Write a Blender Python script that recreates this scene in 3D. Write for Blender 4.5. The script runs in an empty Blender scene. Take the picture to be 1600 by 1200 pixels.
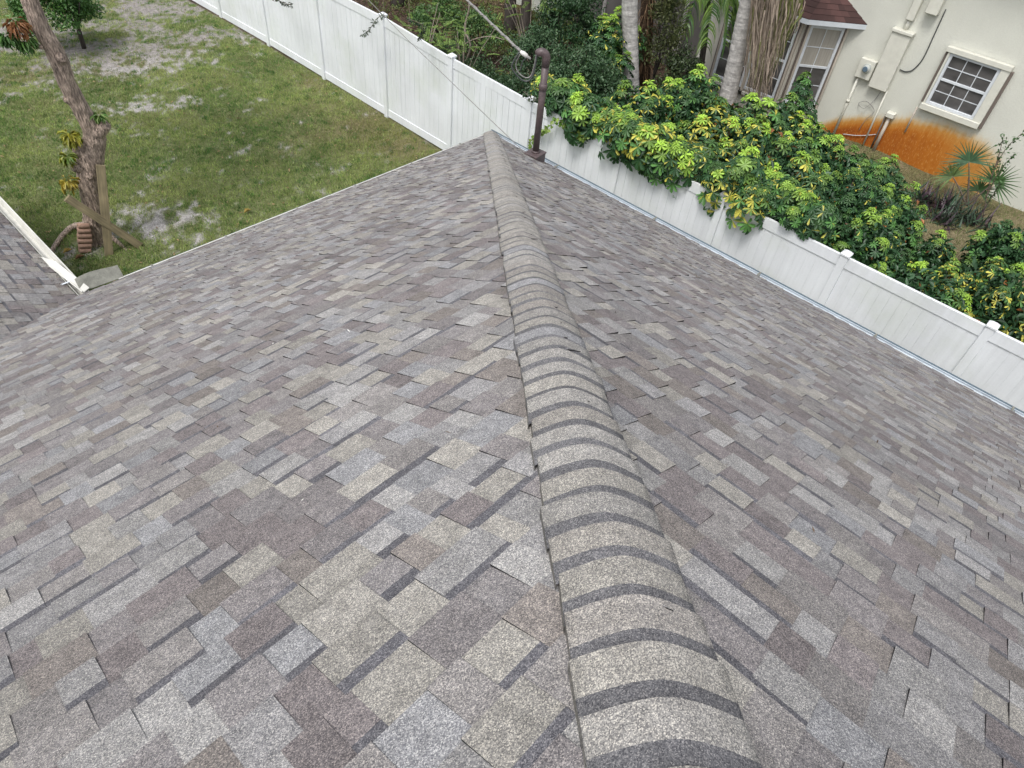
import bpy, math, random
import numpy as np
from mathutils import Vector, Matrix

# ------------------------------------------------------------------ camera, world, sun, exposure
SC = bpy.context.scene
COL = SC.collection
CAM = np.array([-9.009, -8.493, 8.3])
R = np.array([[0.68895, -0.72005, 0.08258], [0.47771, 0.53774, 0.69469], [0.54461, 0.43916, -0.71455]])  # right, up, forward
U_, _, V_ = np.linalg.svd(R); R = U_ @ V_
FPX = 1077.7                                   # focal length in pixels of a 1600 px wide frame
cam_data = bpy.data.cameras.new('camera')
cam = bpy.data.objects.new('camera', cam_data); COL.objects.link(cam)
cam_data.sensor_fit = 'HORIZONTAL'; cam_data.sensor_width = 36; cam_data.lens = 36 * FPX / 1600
cam_data.clip_start = 0.05; cam_data.clip_end = 600
M = Matrix.Identity(4)
for i in range(3):
    M[i][0] = R[0][i]; M[i][1] = R[1][i]; M[i][2] = -R[2][i]; M[i][3] = CAM[i]
cam.matrix_world = M
SC.camera = cam

SUN_EL, SUN_AZ = math.radians(63), math.radians(262)      # azimuth measured clockwise from +Y
world = bpy.data.worlds.new('World'); SC.world = world; world.use_nodes = True
nt = world.node_tree; nt.nodes.clear()
sky = nt.nodes.new('ShaderNodeTexSky'); sky.sky_type = 'NISHITA'; sky.sun_disc = False
sky.sun_elevation = SUN_EL; sky.sun_rotation = SUN_AZ
sky.air_density = 1.0; sky.dust_density = 3.0; sky.ozone_density = 1.0
hs = nt.nodes.new('ShaderNodeHueSaturation'); hs.inputs['Saturation'].default_value = 0.30
bg = nt.nodes.new('ShaderNodeBackground'); bg.inputs['Strength'].default_value = 0.15
wo = nt.nodes.new('ShaderNodeOutputWorld')
nt.links.new(sky.outputs[0], hs.inputs['Color']); nt.links.new(hs.outputs[0], bg.inputs[0]); nt.links.new(bg.outputs[0], wo.inputs[0])
sd = bpy.data.lights.new('sun', 'SUN'); sd.energy = 1.25; sd.angle = math.radians(16); sd.color = (1, .98, .95)
sun = bpy.data.objects.new('sun', sd); COL.objects.link(sun)
sdir = Vector((math.sin(SUN_AZ) * math.cos(SUN_EL), math.cos(SUN_AZ) * math.cos(SUN_EL), math.sin(SUN_EL)))
sun.rotation_euler = sdir.to_track_quat('Z', 'Y').to_euler(); sun.location = (0, 0, 30)
SC.view_settings.view_transform = 'Standard'; SC.view_settings.look = 'None'
SC.view_settings.exposure = 0.62; SC.view_settings.gamma = 1.0
SC.cycles.use_adaptive_sampling = False; SC.cycles.diffuse_bounces = 3; SC.cycles.transmission_bounces = 3
SC.cycles.use_denoising = True; SC.cycles.sample_clamp_indirect = 4

# ------------------------------------------------------------------ helpers
rng = np.random.default_rng(11); rnd = random.Random(5)
EAVE = 2.3; K = 0.565                          # eave height, roof rise per run

def ray(x, y): return R.T @ np.array([(x - 800) / FPX, -(y - 600) / FPX, 1.])
def pt(px, py, axis, val):
    d = ray(px, py); return CAM + d * ((val - CAM[axis]) / d[axis])
def ground_at(px, py, z=0.): return pt(px, py, 2, z)
def facing(px, py, base, toward=0.):           # point on the upright plane through base that faces the roof walker
    n = np.array([base[0] - CAM[0], base[1] - CAM[1], 0.]); n /= np.linalg.norm(n)
    b = np.array([base[0], base[1], 0.]) - n * toward; d = ray(px, py)
    return CAM + d * ((b - CAM) @ n / (d @ n))

def vnoise(x, y, scale, seed, octaves=4):
    out = np.zeros_like(x, dtype=float); amp, tot = 1., 0.
    for o in range(octaves):
        r = np.random.default_rng(seed + o).random((128, 128))
        u, v = x * scale + 17.3 * o + 400, y * scale + 9.1 * o + 400
        iu, iv = np.floor(u).astype(int), np.floor(v).astype(int); fu, fv = u - iu, v - iv
        fu = fu * fu * (3 - 2 * fu); fv = fv * fv * (3 - 2 * fv)
        g = lambda a, b: r[a % 128, b % 128]
        out += amp * ((g(iu, iv) * (1 - fu) + g(iu + 1, iv) * fu) * (1 - fv) + (g(iu, iv + 1) * (1 - fu) + g(iu + 1, iv + 1) * fu) * fv)
        tot += amp; amp *= .55; scale *= 2.1
    return out / tot

def link(name, me, mats, parent=None):
    o = bpy.data.objects.new(name, me); COL.objects.link(o)
    for m in (mats if isinstance(mats, (list, tuple)) else [mats]): me.materials.append(m)
    if parent is not None: o.parent = parent
    return o

def tag(o, label=None, cat=None, group=None, kind=None):
    if label: o['label'] = label
    if cat: o['category'] = cat
    if group: o['group'] = group
    if kind: o['kind'] = kind
    return o

def thing(name, label, cat, loc=(0, 0, 0), group=None):
    o = bpy.data.objects.new(name, None); COL.objects.link(o); o.location = loc; o.empty_display_size = .2
    return tag(o, label, cat, group)

def np_mesh(name, verts, faces, cols=None, smooth=False):
    """verts (N,3), faces (F,k) of one size, cols (F,3) per face"""
    verts = np.asarray(verts, dtype=np.float32); faces = np.asarray(faces, dtype=np.int32)
    F, k = faces.shape
    me = bpy.data.meshes.new(name)
    me.vertices.add(len(verts)); me.vertices.foreach_set('co', verts.ravel())
    me.loops.add(F * k); me.loops.foreach_set('vertex_index', faces.ravel())
    me.polygons.add(F); me.polygons.foreach_set('loop_start', np.arange(0, F * k, k, dtype=np.int32))
    me.polygons.foreach_set('loop_total', np.full(F, k, dtype=np.int32))
    if smooth: me.polygons.foreach_set('use_smooth', np.ones(F, dtype=bool))
    me.update(calc_edges=True)
    if cols is not None:
        a = me.color_attributes.new('Col', 'FLOAT_COLOR', 'CORNER')
        c = np.ones((F * k, 4), dtype=np.float32); c[:, :3] = np.repeat(np.asarray(cols, dtype=np.float32), k, axis=0)
        a.data.foreach_set('color', c.ravel())
    return me

class MB:
    """collects mixed polygons, then links them as ONE mesh object"""
    def __init__(s): s.v = []; s.f = []; s.c = []; s.m = []; s.sm = []
    def poly(s, pts, c=(1, 1, 1), m=0, smooth=False):
        i = len(s.v); s.v += [tuple(map(float, p)) for p in pts]; s.f.append(tuple(range(i, i + len(pts)))); s.c.append(c); s.m.append(m); s.sm.append(smooth)
    def face(s, idx, c=(1, 1, 1), m=0, smooth=False): s.f.append(tuple(idx)); s.c.append(c); s.m.append(m); s.sm.append(smooth)
    def box(s, lo, hi, c=(1, 1, 1), m=0, T=None, b=0.):
        x0, y0, z0 = lo; x1, y1, z1 = hi
        if b <= 0:
            P = [(x0, y0, z0), (x1, y0, z0), (x1, y1, z0), (x0, y1, z0), (x0, y0, z1), (x1, y0, z1), (x1, y1, z1), (x0, y1, z1)]
            Fs = [(3, 2, 1, 0), (4, 5, 6, 7), (0, 1, 5, 4), (1, 2, 6, 5), (2, 3, 7, 6), (3, 0, 4, 7)]
        else:                                   # bevelled on every edge
            P = []; idx = {}
            for a in (0, 1):
                for bb in (0, 1):
                    for d in (0, 1):
                        for ax in range(3):     # the vertex lies on the face normal to ax
                            q = [(x0, x1)[a], (y0, y1)[bb], (z0, z1)[d]]
                            sgn = [(1, -1)[a], (1, -1)[bb], (1, -1)[d]]
                            for k in range(3):
                                if k != ax: q[k] += sgn[k] * b
                            idx[(a, bb, d, ax)] = len(P); P.append(tuple(q))
            Fs = []
            for ax in range(3):
                o1, o2 = [(1, 2), (2, 0), (0, 1)][ax]
                for sd_ in (0, 1):
                    cyc = [(0, 0), (1, 0), (1, 1), (0, 1)]
                    if sd_ == 0: cyc = cyc[::-1]
                    fce = []
                    for u, w in cyc:
                        key = [0, 0, 0]; key[ax] = sd_; key[o1] = u; key[o2] = w; fce.append(idx[tuple(key) + (ax,)])
                    Fs.append(tuple(fce))
            for ax in range(3):                 # edge strips along axis ax
                o1, o2 = [(1, 2), (2, 0), (0, 1)][ax]
                for u in (0, 1):
                    for w in (0, 1):
                        ks = []
                        for e in (0, 1):
                            key = [0, 0, 0]; key[ax] = e; key[o1] = u; key[o2] = w; ks.append(tuple(key))
                        q = [idx[ks[0] + (o1,)], idx[ks[1] + (o1,)], idx[ks[1] + (o2,)], idx[ks[0] + (o2,)]]
                        if (u + w) % 2: q = q[::-1]
                        Fs.append(tuple(q))
            for a in (0, 1):
                for bb in (0, 1):
                    for d in (0, 1):
                        q = [idx[(a, bb, d, k)] for k in range(3)]
                        if (a + bb + d) % 2 == 0: q = q[::-1]
                        Fs.append(tuple(q))
        i = len(s.v)
        s.v += [tuple(T @ Vector(p)) if T is not None else tuple(map(float, p)) for p in P]
        for fce in Fs: s.face([i + j for j in fce], c, m)
    def tube(s, path, radii, n=8, c=(1, 1, 1), m=0, cap=True, jitter=0., smooth=True, col=None):
        path = [Vector(p) for p in path]
        if not hasattr(radii, '__len__'): radii = [radii] * len(path)
        rings = []; prev = None
        for i, p in enumerate(path):
            t = (path[min(i + 1, len(path) - 1)] - path[max(i - 1, 0)]).normalized()
            if prev is None:
                a = Vector((1, 0, 0)) if abs(t.x) < .8 else Vector((0, 1, 0)); u = t.cross(a).normalized()
            else: u = (prev - t * prev.dot(t)).normalized()
            prev = u; w = t.cross(u); ring = []
            for k in range(n):
                an = 2 * math.pi * k / n; rr = radii[i] * (1 + jitter * (rnd.random() - .5))
                ring.append(len(s.v)); s.v.append(tuple(p + (u * math.cos(an) + w * math.sin(an)) * rr))
            rings.append(ring)
        for i in range(len(rings) - 1):
            for k in range(n):
                s.face((rings[i][k], rings[i][(k + 1) % n], rings[i + 1][(k + 1) % n], rings[i + 1][k]), col(i) if col else c, m, smooth)
        if cap:
            s.face(rings[0][::-1], c, m); s.face(rings[-1], c, m)
    def build(s, name, mats, parent=None):
        me = bpy.data.meshes.new(name); me.from_pydata(s.v, [], s.f); me.update()
        a = me.color_attributes.new('Col', 'FLOAT_COLOR', 'CORNER'); arr = np.ones((len(me.loops), 4), dtype=np.float32)
        arr[:, :3] = np.repeat(np.array(s.c, dtype=np.float32), [len(f) for f in s.f], axis=0); a.data.foreach_set('color', arr.ravel())
        me.polygons.foreach_set('material_index', np.array(s.m, dtype=np.int32)); me.polygons.foreach_set('use_smooth', np.array(s.sm, dtype=bool))
        return link(name, me, mats, parent)

def bez(p, n=10):                               # smooth curve through points (Catmull-Rom)
    p = [np.array(q, dtype=float) for q in p]; p = [2 * p[0] - p[1]] + p + [2 * p[-1] - p[-2]]; out = []
    for i in range(1, len(p) - 2):
        for k in range(n):
            t = k / n
            out.append(.5 * (2 * p[i] + (p[i + 1] - p[i - 1]) * t + (2 * p[i - 1] - 5 * p[i] + 4 * p[i + 1] - p[i + 2]) * t * t + (3 * p[i] - p[i - 1] - 3 * p[i + 1] + p[i + 2]) * t ** 3))
    out.append(p[-2]); return out

# ------------------------------------------------------------------ materials
def mat(name, col=(.5, .5, .5), rough=.7, attr=False, noise=None, bump=None, metal=0., spec=.5, trans=0., extra=None):
    """noise: list of (scale, detail, lo, hi) multiplied onto the colour; bump: (scale, strength, distance)"""
    m = bpy.data.materials.new(name); m.use_nodes = True; n = m.node_tree; b = n.nodes['Principled BSDF']
    b.inputs['Roughness'].default_value = rough; b.inputs['Metallic'].default_value = metal; b.inputs['Specular IOR Level'].default_value = spec
    tc = n.nodes.new('ShaderNodeTexCoord')
    if attr:
        a = n.nodes.new('ShaderNodeAttribute'); a.attribute_name = 'Col'; src = a.outputs['Color']
        if col != (.5, .5, .5):
            mx = n.nodes.new('ShaderNodeMix'); mx.data_type = 'RGBA'; mx.blend_type = 'MULTIPLY'; mx.inputs[0].default_value = 1
            n.links.new(src, mx.inputs[6]); mx.inputs[7].default_value = (*col, 1); src = mx.outputs[2]
    else:
        a = n.nodes.new('ShaderNodeRGB'); a.outputs[0].default_value = (*col, 1); src = a.outputs[0]
    for (sc, det, lo, hi) in (noise or []):
        t = n.nodes.new('ShaderNodeTexNoise'); t.inputs['Detail'].default_value = det
        if isinstance(sc, tuple):
            mp = n.nodes.new('ShaderNodeMapping'); mp.inputs['Scale'].default_value = sc; n.links.new(tc.outputs['Object'], mp.inputs[0]); n.links.new(mp.outputs[0], t.inputs['Vector']); t.inputs['Scale'].default_value = 1
        else:
            n.links.new(tc.outputs['Object'], t.inputs['Vector']); t.inputs['Scale'].default_value = sc
        r = n.nodes.new('ShaderNodeMapRange'); r.inputs[1].default_value = .3; r.inputs[2].default_value = .7; r.inputs[3].default_value = lo; r.inputs[4].default_value = hi
        n.links.new(t.outputs[0], r.inputs[0])
        mx = n.nodes.new('ShaderNodeMix'); mx.data_type = 'RGBA'; mx.blend_type = 'MULTIPLY'; mx.inputs[0].default_value = 1
        n.links.new(src, mx.inputs[6]); n.links.new(r.outputs[0], mx.inputs[7]); src = mx.outputs[2]
    if extra: src = extra(n, src, tc)
    n.links.new(src, b.inputs['Base Color'])
    if bump:
        t = n.nodes.new('ShaderNodeTexNoise'); t.inputs['Detail'].default_value = 3
        if isinstance(bump[0], tuple):
            mp = n.nodes.new('ShaderNodeMapping'); mp.inputs['Scale'].default_value = bump[0]; n.links.new(tc.outputs['Object'], mp.inputs[0]); n.links.new(mp.outputs[0], t.inputs['Vector']); t.inputs['Scale'].default_value = 1
        else:
            n.links.new(tc.outputs['Object'], t.inputs['Vector']); t.inputs['Scale'].default_value = bump[0]
        bp = n.nodes.new('ShaderNodeBump'); bp.inputs['Strength'].default_value = bump[1]; bp.inputs['Distance'].default_value = bump[2]
        n.links.new(t.outputs[0], bp.inputs['Height']); n.links.new(bp.outputs[0], b.inputs['Normal'])
    if trans > 0:
        tr = n.nodes.new('ShaderNodeBsdfTranslucent'); n.links.new(src, tr.inputs[0]); ms = n.nodes.new('ShaderNodeMixShader'); ms.inputs[0].default_value = trans
        n.links.new(b.outputs[0], ms.inputs[1]); n.links.new(tr.outputs[0], ms.inputs[2]); n.links.new(ms.outputs[0], n.nodes['Material Output'].inputs[0])
    return m

def granules(n, src, tc):                       # mineral granules: pale and dark chips scattered over the tab colour
    v = n.nodes.new('ShaderNodeTexVoronoi'); v.inputs['Scale'].default_value = 460; n.links.new(tc.outputs['Object'], v.inputs['Vector'])
    sp = n.nodes.new('ShaderNodeSeparateColor'); n.links.new(v.outputs['Color'], sp.inputs[0])
    r = n.nodes.new('ShaderNodeValToRGB'); e = r.color_ramp.elements
    e[0].position = 0.; e[0].color = (.38, .38, .41, 1); e[1].position = 1.; e[1].color = (1.85, 1.8, 1.72, 1)
    x = e.new(.42); x.color = (.76, .76, .78, 1); x = e.new(.78); x.color = (1.10, 1.09, 1.08, 1)
    n.links.new(sp.outputs[0], r.inputs[0])
    mx = n.nodes.new('ShaderNodeMix'); mx.data_type = 'RGBA'; mx.blend_type = 'MULTIPLY'; mx.inputs[0].default_value = 1
    n.links.new(src, mx.inputs[6]); n.links.new(r.outputs[0], mx.inputs[7]); return mx.outputs[2]

M_SHINGLE = mat('shingle_granules', rough=.95, attr=True, spec=.2, noise=[(150, 2, .93, 1.07), (24, 4, .84, 1.16), (.9, 5, .88, 1.12)], bump=(460, .4, .002), extra=granules)
def algae(n, src, tc):                          # faint green-grey mildew patches on the vinyl
    t = n.nodes.new('ShaderNodeTexNoise'); t.inputs['Scale'].default_value = .9; t.inputs['Detail'].default_value = 7; t.inputs['Roughness'].default_value = .65; n.links.new(tc.outputs['Object'], t.inputs['Vector'])
    r = n.nodes.new('ShaderNodeMapRange'); r.inputs[1].default_value = .48; r.inputs[2].default_value = .75; r.inputs[3].default_value = 0; r.inputs[4].default_value = .42; n.links.new(t.outputs[0], r.inputs[0])
    mx = n.nodes.new('ShaderNodeMix'); mx.data_type = 'RGBA'; n.links.new(r.outputs[0], mx.inputs[0]); n.links.new(src, mx.inputs[6]); mx.inputs[7].default_value = (.58, .63, .52, 1); return mx.outputs[2]
M_VINYL = mat('white_vinyl', (.82, .84, .865), .38, extra=algae, noise=[(1.1, 6, .90, 1.03), ((14, 14, .8), 4, .94, 1.02), (30, 3, .98, 1.01)])
M_WHITE = mat('white_paint', (.68, .72, .76), .45, noise=[(6, 4, .9, 1.03)])
M_CREAM_METAL = mat('cream_gutter_paint', (.66, .65, .60), .5, noise=[(5, 5, .82, 1.05)])
M_GUTTER = mat('gutter_white', (.66, .72, .77), .4, noise=[((3, 3, 3), 5, .85, 1.05)])
M_GUTTER_STRIP = mat('gutter_strip_dark', (.10, .14, .17), .5)  # dark blue-grey of the thin strips along the gutters' outer edges
M_WEATHERED = mat('weathered_sheet', (.20, .20, .17), .75, noise=[(7, 6, .7, 1.2), (60, 2, .85, 1.15)])
M_BROWN = mat('brown_paint', (.090, .066, .066), .45, noise=[(15, 4, .75, 1.3)])
M_CABLE = mat('grey_cable', (.24, .23, .22), .6, noise=[((40, 40, 40), 2, .7, 1.2)])
M_DARKCABLE = mat('dark_cable', (.06, .065, .065), .5)
M_PORCELAIN = mat('pale_insulator', (.72, .70, .66), .35)
M_BARK = mat('tree_bark', (.43, .335, .27), .9, attr=True, noise=[((34, 34, 7), 6, .30, 1.45), ((75, 75, 10), 4, .55, 1.3), (5, 5, .75, 1.25)], bump=((34, 34, 8), 1., .05))
M_DBARK = mat('dark_bark', (.055, .045, .038), .9, noise=[((20, 20, 5), 5, .5, 1.4)], bump=((20, 20, 5), .8, .02))
M_PALM = mat('palm_bark', (.50, .475, .45), .9, attr=True, noise=[((6, 6, 16), 5, .75, 1.2), (25, 4, .8, 1.15)], bump=((5, 5, 30), .8, .02))
M_WOOD = mat('weathered_lumber', (.25, .205, .12), .85, noise=[((30, 30, 3), 4, .7, 1.25), (3, 4, .75, 1.2)], bump=((40, 40, 4), .5, .004))
M_TERRA = mat('terracotta_edging', (.40, .255, .19), .9, noise=[(12, 5, .7, 1.2), (90, 2, .85, 1.12)], bump=(60, .4, .006))
M_LEAF = mat('leaf', rough=.42, attr=True, spec=.45, noise=[(9, 2, .85, 1.15)], trans=.22)
M_DRY = mat('dry_frond', rough=.8, attr=True, spec=.2, noise=[(14, 3, .8, 1.15)], trans=.1)
M_GRASS = mat('grass_blades', rough=.6, attr=True, spec=.25, noise=[(1.5, 3, .85, 1.12)], trans=.25)
M_BLIND = mat('window_blind', (.36, .335, .29), .7, noise=[((2, 60, 2), 2, .85, 1.1)])
M_GLASS = mat('window_glass', (.095, .090, .088), .12, spec=.5, noise=[((1.5, 1.5, 3), 3, .6, 1.5)])
M_FRAME = mat('window_frame_white', (.66, .69, .72), .45, noise=[(8, 3, .9, 1.03)])
M_SHUTTER = mat('shutter_track_beige', (.52, .46, .39), .55, noise=[((9, 9, 2), 4, .75, 1.1)])
M_BROWN_TRIM = mat('brown_track', (.16, .13, .11), .6)  # brown of the window track edges and one thin conduit
M_METER = mat('painted_cabinet', (.66, .65, .57), .5, noise=[(7, 4, .92, 1.04)])
M_REDROOF = mat('red_brown_shingle', rough=.9, attr=True, noise=[(160, 2, .75, 1.25), (2, 3, .85, 1.15)])
M_DARK_PANEL = mat('dark_panel', (.085, .078, .074), .6, noise=[((2, 2, .6), 3, .6, 1.4)])  # dark brown-grey of the flat panel left of the bay

def rusty(n, src, tc):
    a = n.nodes.new('ShaderNodeAttribute'); a.attribute_name = 'rust'
    t = n.nodes.new('ShaderNodeTexNoise'); t.inputs['Detail'].default_value = 6; t.inputs['Scale'].default_value = 1
    mp = n.nodes.new('ShaderNodeMapping'); mp.inputs['Scale'].default_value = (9, 11, 2.2); n.links.new(tc.outputs['Object'], mp.inputs[0]); n.links.new(mp.outputs[0], t.inputs['Vector'])
    t2 = n.nodes.new('ShaderNodeTexNoise'); t2.inputs['Detail'].default_value = 4; t2.inputs['Scale'].default_value = 1
    mp2 = n.nodes.new('ShaderNodeMapping'); mp2.inputs['Scale'].default_value = (30, 34, 11); n.links.new(tc.outputs['Object'], mp2.inputs[0]); n.links.new(mp2.outputs[0], t2.inputs['Vector'])
    ad = n.nodes.new('ShaderNodeMath'); ad.operation = 'MULTIPLY_ADD'; n.links.new(t.outputs[0], ad.inputs[0]); ad.inputs[1].default_value = .36; ad.inputs[2].default_value = -.18
    ad2 = n.nodes.new('ShaderNodeMath'); ad2.operation = 'ADD'; n.links.new(ad.outputs[0], ad2.inputs[0]); n.links.new(a.outputs['Fac'], ad2.inputs[1])
    r = n.nodes.new('ShaderNodeValToRGB'); e = r.color_ramp.elements
    e[0].position = .10; e[0].color = (.63, .62, .53, 1); e[1].position = 1.; e[1].color = (.30, .075, .010, 1)
    for p_, c_ in ((.28, (.58, .44, .25, 1)), (.45, (.52, .25, .06, 1)), (.72, (.44, .145, .018, 1))):
        x = e.new(p_); x.color = c_
    n.links.new(ad2.outputs[0], r.inputs[0])
    fl = n.nodes.new('ShaderNodeMapRange'); fl.inputs[1].default_value = .54; fl.inputs[2].default_value = .68; fl.inputs[3].default_value = 0; fl.inputs[4].default_value = .55
    n.links.new(t2.outputs[0], fl.inputs[0])
    mx = n.nodes.new('ShaderNodeMix'); mx.data_type = 'RGBA'; n.links.new(fl.outputs[0], mx.inputs[0]); n.links.new(r.outputs[0], mx.inputs[6]); mx.inputs[7].default_value = (.60, .32, .09, 1)
    fm = n.nodes.new('ShaderNodeMath'); fm.operation = 'GREATER_THAN'; n.links.new(a.outputs['Fac'], fm.inputs[0]); fm.inputs[1].default_value = .02
    mk = n.nodes.new('ShaderNodeMapRange'); mk.inputs[1].default_value = .02; mk.inputs[2].default_value = .3; n.links.new(a.outputs['Fac'], mk.inputs[0])
    m2 = n.nodes.new('ShaderNodeMix'); m2.data_type = 'RGBA'; n.links.new(mk.outputs[0], m2.inputs[0]); n.links.new(src, m2.inputs[6]); n.links.new(mx.outputs[2], m2.inputs[7])
    return m2.outputs[2]
M_STUCCO = mat('cream_stucco', (.635, .635, .565), .85, spec=.2, noise=[(1.2, 5, .93, 1.04), (40, 3, .96, 1.03)], bump=(22, .35, .02), extra=rusty)

def soil_mix(n, src, tc):
    a = n.nodes.new('ShaderNodeAttribute'); a.attribute_name = 'Col'
    return a.outputs['Color']
M_GROUND = mat('soil_and_turf', rough=.95, attr=True, spec=.1, noise=[(45, 4, .55, 1.4), (9, 5, .75, 1.22), (160, 2, .75, 1.25)], bump=(40, .8, .03))

# ------------------------------------------------------------------ ground
def blob(x, y, px, py, rx, ry, ang=0.):
    c = ground_at(px, py); ca, sa = math.cos(ang), math.sin(ang); dx, dy = x - c[0], y - c[1]
    u, v = (dx * ca + dy * sa) / rx, (-dx * sa + dy * ca) / ry
    return np.exp(-(u * u + v * v))
SAND = [(215, 162, .55, .40, 1.), (285, 160, .55, .25, .85), (30, 143, 1.3, .35, .7), (265, 345, .95, .50, .95), (205, 325, .5, .45, .9), (120, 395, .8, .35, .9), (300, 380, .6, .3, .7),
        (180, 360, .5, .4, .7), (345, 320, .5, .3, .6), (455, 235, .35, .3, .7), (530, 265, .5, .22, .8), (512, 302, .35, .25, .7), (470, 245, .25, .25, .8), (375, 300, .5, .2, .5),
        (250, 15, 2.8, 2.2, .95), (300, 55, 2.2, 1.6, .85), (200, 85, 2.4, 1.6, .98), (40, 60, 3.0, 1.6, .98), (140, 80, 1.4, 1.3, 1.05), (380, 45, 1.2, 1.2, .5), (670, 218, .3, .25, .6), (480, 125, .5, .8, .3)]
def sand_mask(x, y):
    s = np.zeros_like(x)
    for (px, py, rx, ry, w) in SAND: s = np.maximum(s, w * blob(x, y, px, py, rx * 1.25, ry * 1.25))
    n1 = vnoise(x, y, 1.8, 3, 5); n2 = vnoise(x, y, 9., 9, 3)
    return np.clip((s + (n1 - .5) * 1.5 + (n2 - .5) * 1.9 - .49) * 2.3, 0, 1) * (x < 2.2)
def brown_mask(x, y):                           # dry brown turf
    s = np.zeros_like(x)
    for (px, py, rx, ry, w) in [(560, 190, 1.5, .9, .8), (500, 170, 1., .7, .5), (60, 115, 2.5, .6, .6), (180, 110, 2., .6, .6), (640, 225, .8, .7, .6), (320, 400, .7, .3, .8), (490, 130, .5, 1., .7)]:
        s = np.maximum(s, w * blob(x, y, px, py, rx, ry))
    return np.clip(s + (vnoise(x, y, .9, 21, 4) - .5) * .8, 0, 1)
def mulch_mask(x, y):                           # leaf mould under the trees behind the fence
    return (1 / (1 + np.exp(np.clip(-(y - (-.3 - .12 * (x - 5)) + (vnoise(x, y, .8, 33) - .5) * 1.6) * 3, -40, 40)))) * (x > 2.05)
gx = np.unique(np.concatenate([np.linspace(-250, -14, 14), np.arange(-14, 16.01, .11), np.linspace(16.5, 250, 14)]))
gy = np.unique(np.concatenate([np.linspace(-250, -14, 14), np.arange(-14, 25.01, .11), np.linspace(25.5, 300, 14)]))
GX, GY = np.meshgrid(gx, gy)
GZ = (vnoise(GX, GY, .5, 50, 4) - .5) * .10 + np.clip((vnoise(GX, GY, 3, 60, 3) - .5) * .05, -.03, .03)
inner = (GX > -14) & (GX < 16) & (GY > -14) & (GY < 25); GZ = np.where(inner, GZ, 0.)
hole = ground_at(265, 342); hd = np.hypot(GX - hole[0], GY - hole[1]); GZ -= .22 * np.exp(-(hd / .14) ** 2) - .05 * np.exp(-((hd - .28) / .1) ** 2)
S, B, MU = sand_mask(GX, GY), brown_mask(GX, GY), mulch_mask(GX, GY)
def mixc(a, b, t): return a * (1 - t[..., None]) + np.asarray(b) * t[..., None]
turf = mixc(np.broadcast_to(np.array([.145, .165, .070]), GX.shape + (3,)), (.19, .155, .09), B)
side = (GX > 2.2)
turf = np.where(side[..., None], mixc(np.broadcast_to(np.array([.15, .135, .07]), GX.shape + (3,)), (.23, .185, .12), np.clip(vnoise(GX, GY, 1.4, 71) * 1.4 - .3, 0, 1)), turf)
farsoil = np.exp(-np.maximum(0, 12.6 - GY) / .8)
sandc = mixc(np.broadcast_to(np.array([.38, .36, .34]), GX.shape + (3,)), (.26, .240, .225), farsoil)
gc = mixc(turf, (0, 0, 0), np.zeros_like(S)); gc = gc * (1 - S[..., None]) + sandc * S[..., None]
mul = mixc(np.broadcast_to(np.array([.070, .048, .036]), GX.shape + (3,)), (.16, .14, .05), np.clip(vnoise(GX, GY, .45, 91, 3) * 3.2 - 1.75, 0, 1) * (GX > 6))
gc = gc * (1 - MU[..., None]) + mul * MU[..., None]
nx, ny = len(gx), len(gy)
idx = np.arange(nx * ny).reshape(ny, nx)
gf = np.stack([idx[:-1, :-1], idx[:-1, 1:], idx[1:, 1:], idx[1:, :-1]], -1).reshape(-1, 4)
gcol = gc.reshape(-1, 3)
gm = np_mesh('ground', np.stack([GX, GY, GZ], -1).reshape(-1, 3), gf, None, True)
ga = gm.color_attributes.new('Col', 'FLOAT_COLOR', 'POINT'); g4 = np.ones((nx * ny, 4), np.float32); g4[:, :3] = gcol; ga.data.foreach_set('color', g4.ravel())
tag(link('ground', gm, M_GROUND), kind='structure')
def gheight(x, y): return (vnoise(x, y, .5, 50, 4) - .5) * .10 + np.clip((vnoise(x, y, 3, 60, 3) - .5) * .05, -.03, .03)

def blades(name, x, y, h, w, cols, seed):
    r = np.random.default_rng(seed); N = len(x); a = r.random(N) * 2 * np.pi; lean = r.normal(0, .55, N); la = r.random(N) * 2 * np.pi
    z = gheight(x, y) - .01; dx, dy = np.cos(a) * w, np.sin(a) * w
    tx, ty = x + np.cos(la) * h * lean, y + np.sin(la) * h * lean
    v = np.stack([np.stack([x - dx, y - dy, z], -1), np.stack([x + dx, y + dy, z], -1), np.stack([tx, ty, z + h], -1)], 1).reshape(-1, 3)
    return link(name, np_mesh(name, v, np.arange(N * 3).reshape(-1, 3), cols), M_GRASS)
def fence_line(y): return np.interp(y, [-14, 2, 4, 8.4, 11.2, 24], [1.80, 1.82, 1.87, 2.0, 2.08, 2.14])
N = 420000
bx_ = rng.uniform(-9.2, 1.95, N); by_ = rng.uniform(.15, 19.5, N)
keep = (bx_ > -8.6 + (by_ - 2.5) * .30 - 1.) & ~((bx_ < -7.4) & (by_ < 3))
bx_, by_ = bx_[keep], by_[keep]
cl_ = vnoise(bx_, by_, 4.5, 145, 3)
dens = np.clip(1 - sand_mask(bx_, by_) * 1.02 + np.clip((cl_ - .56) * 4, 0, .45), 0.04, 1) * np.clip(-.35 + vnoise(bx_, by_, 1.6, 140, 4) * 1.5 + cl_ * 1.1, .08, 1) * (1 - .35 * np.exp(-np.maximum(0, 14.5 - by_) / 1.5))
k_ = rng.random(len(bx_)) < dens; bx_, by_ = bx_[k_], by_[k_]
bm_ = brown_mask(bx_, by_); t_ = np.clip(vnoise(bx_, by_, .9, 150, 5) * 2.6 - .85 + rng.normal(0, .34, len(bx_)), 0, 1)
gcl = mixc(np.broadcast_to(np.array([.115, .222, .050]), (len(bx_), 3)), (.42, .50, .155), t_)
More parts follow.
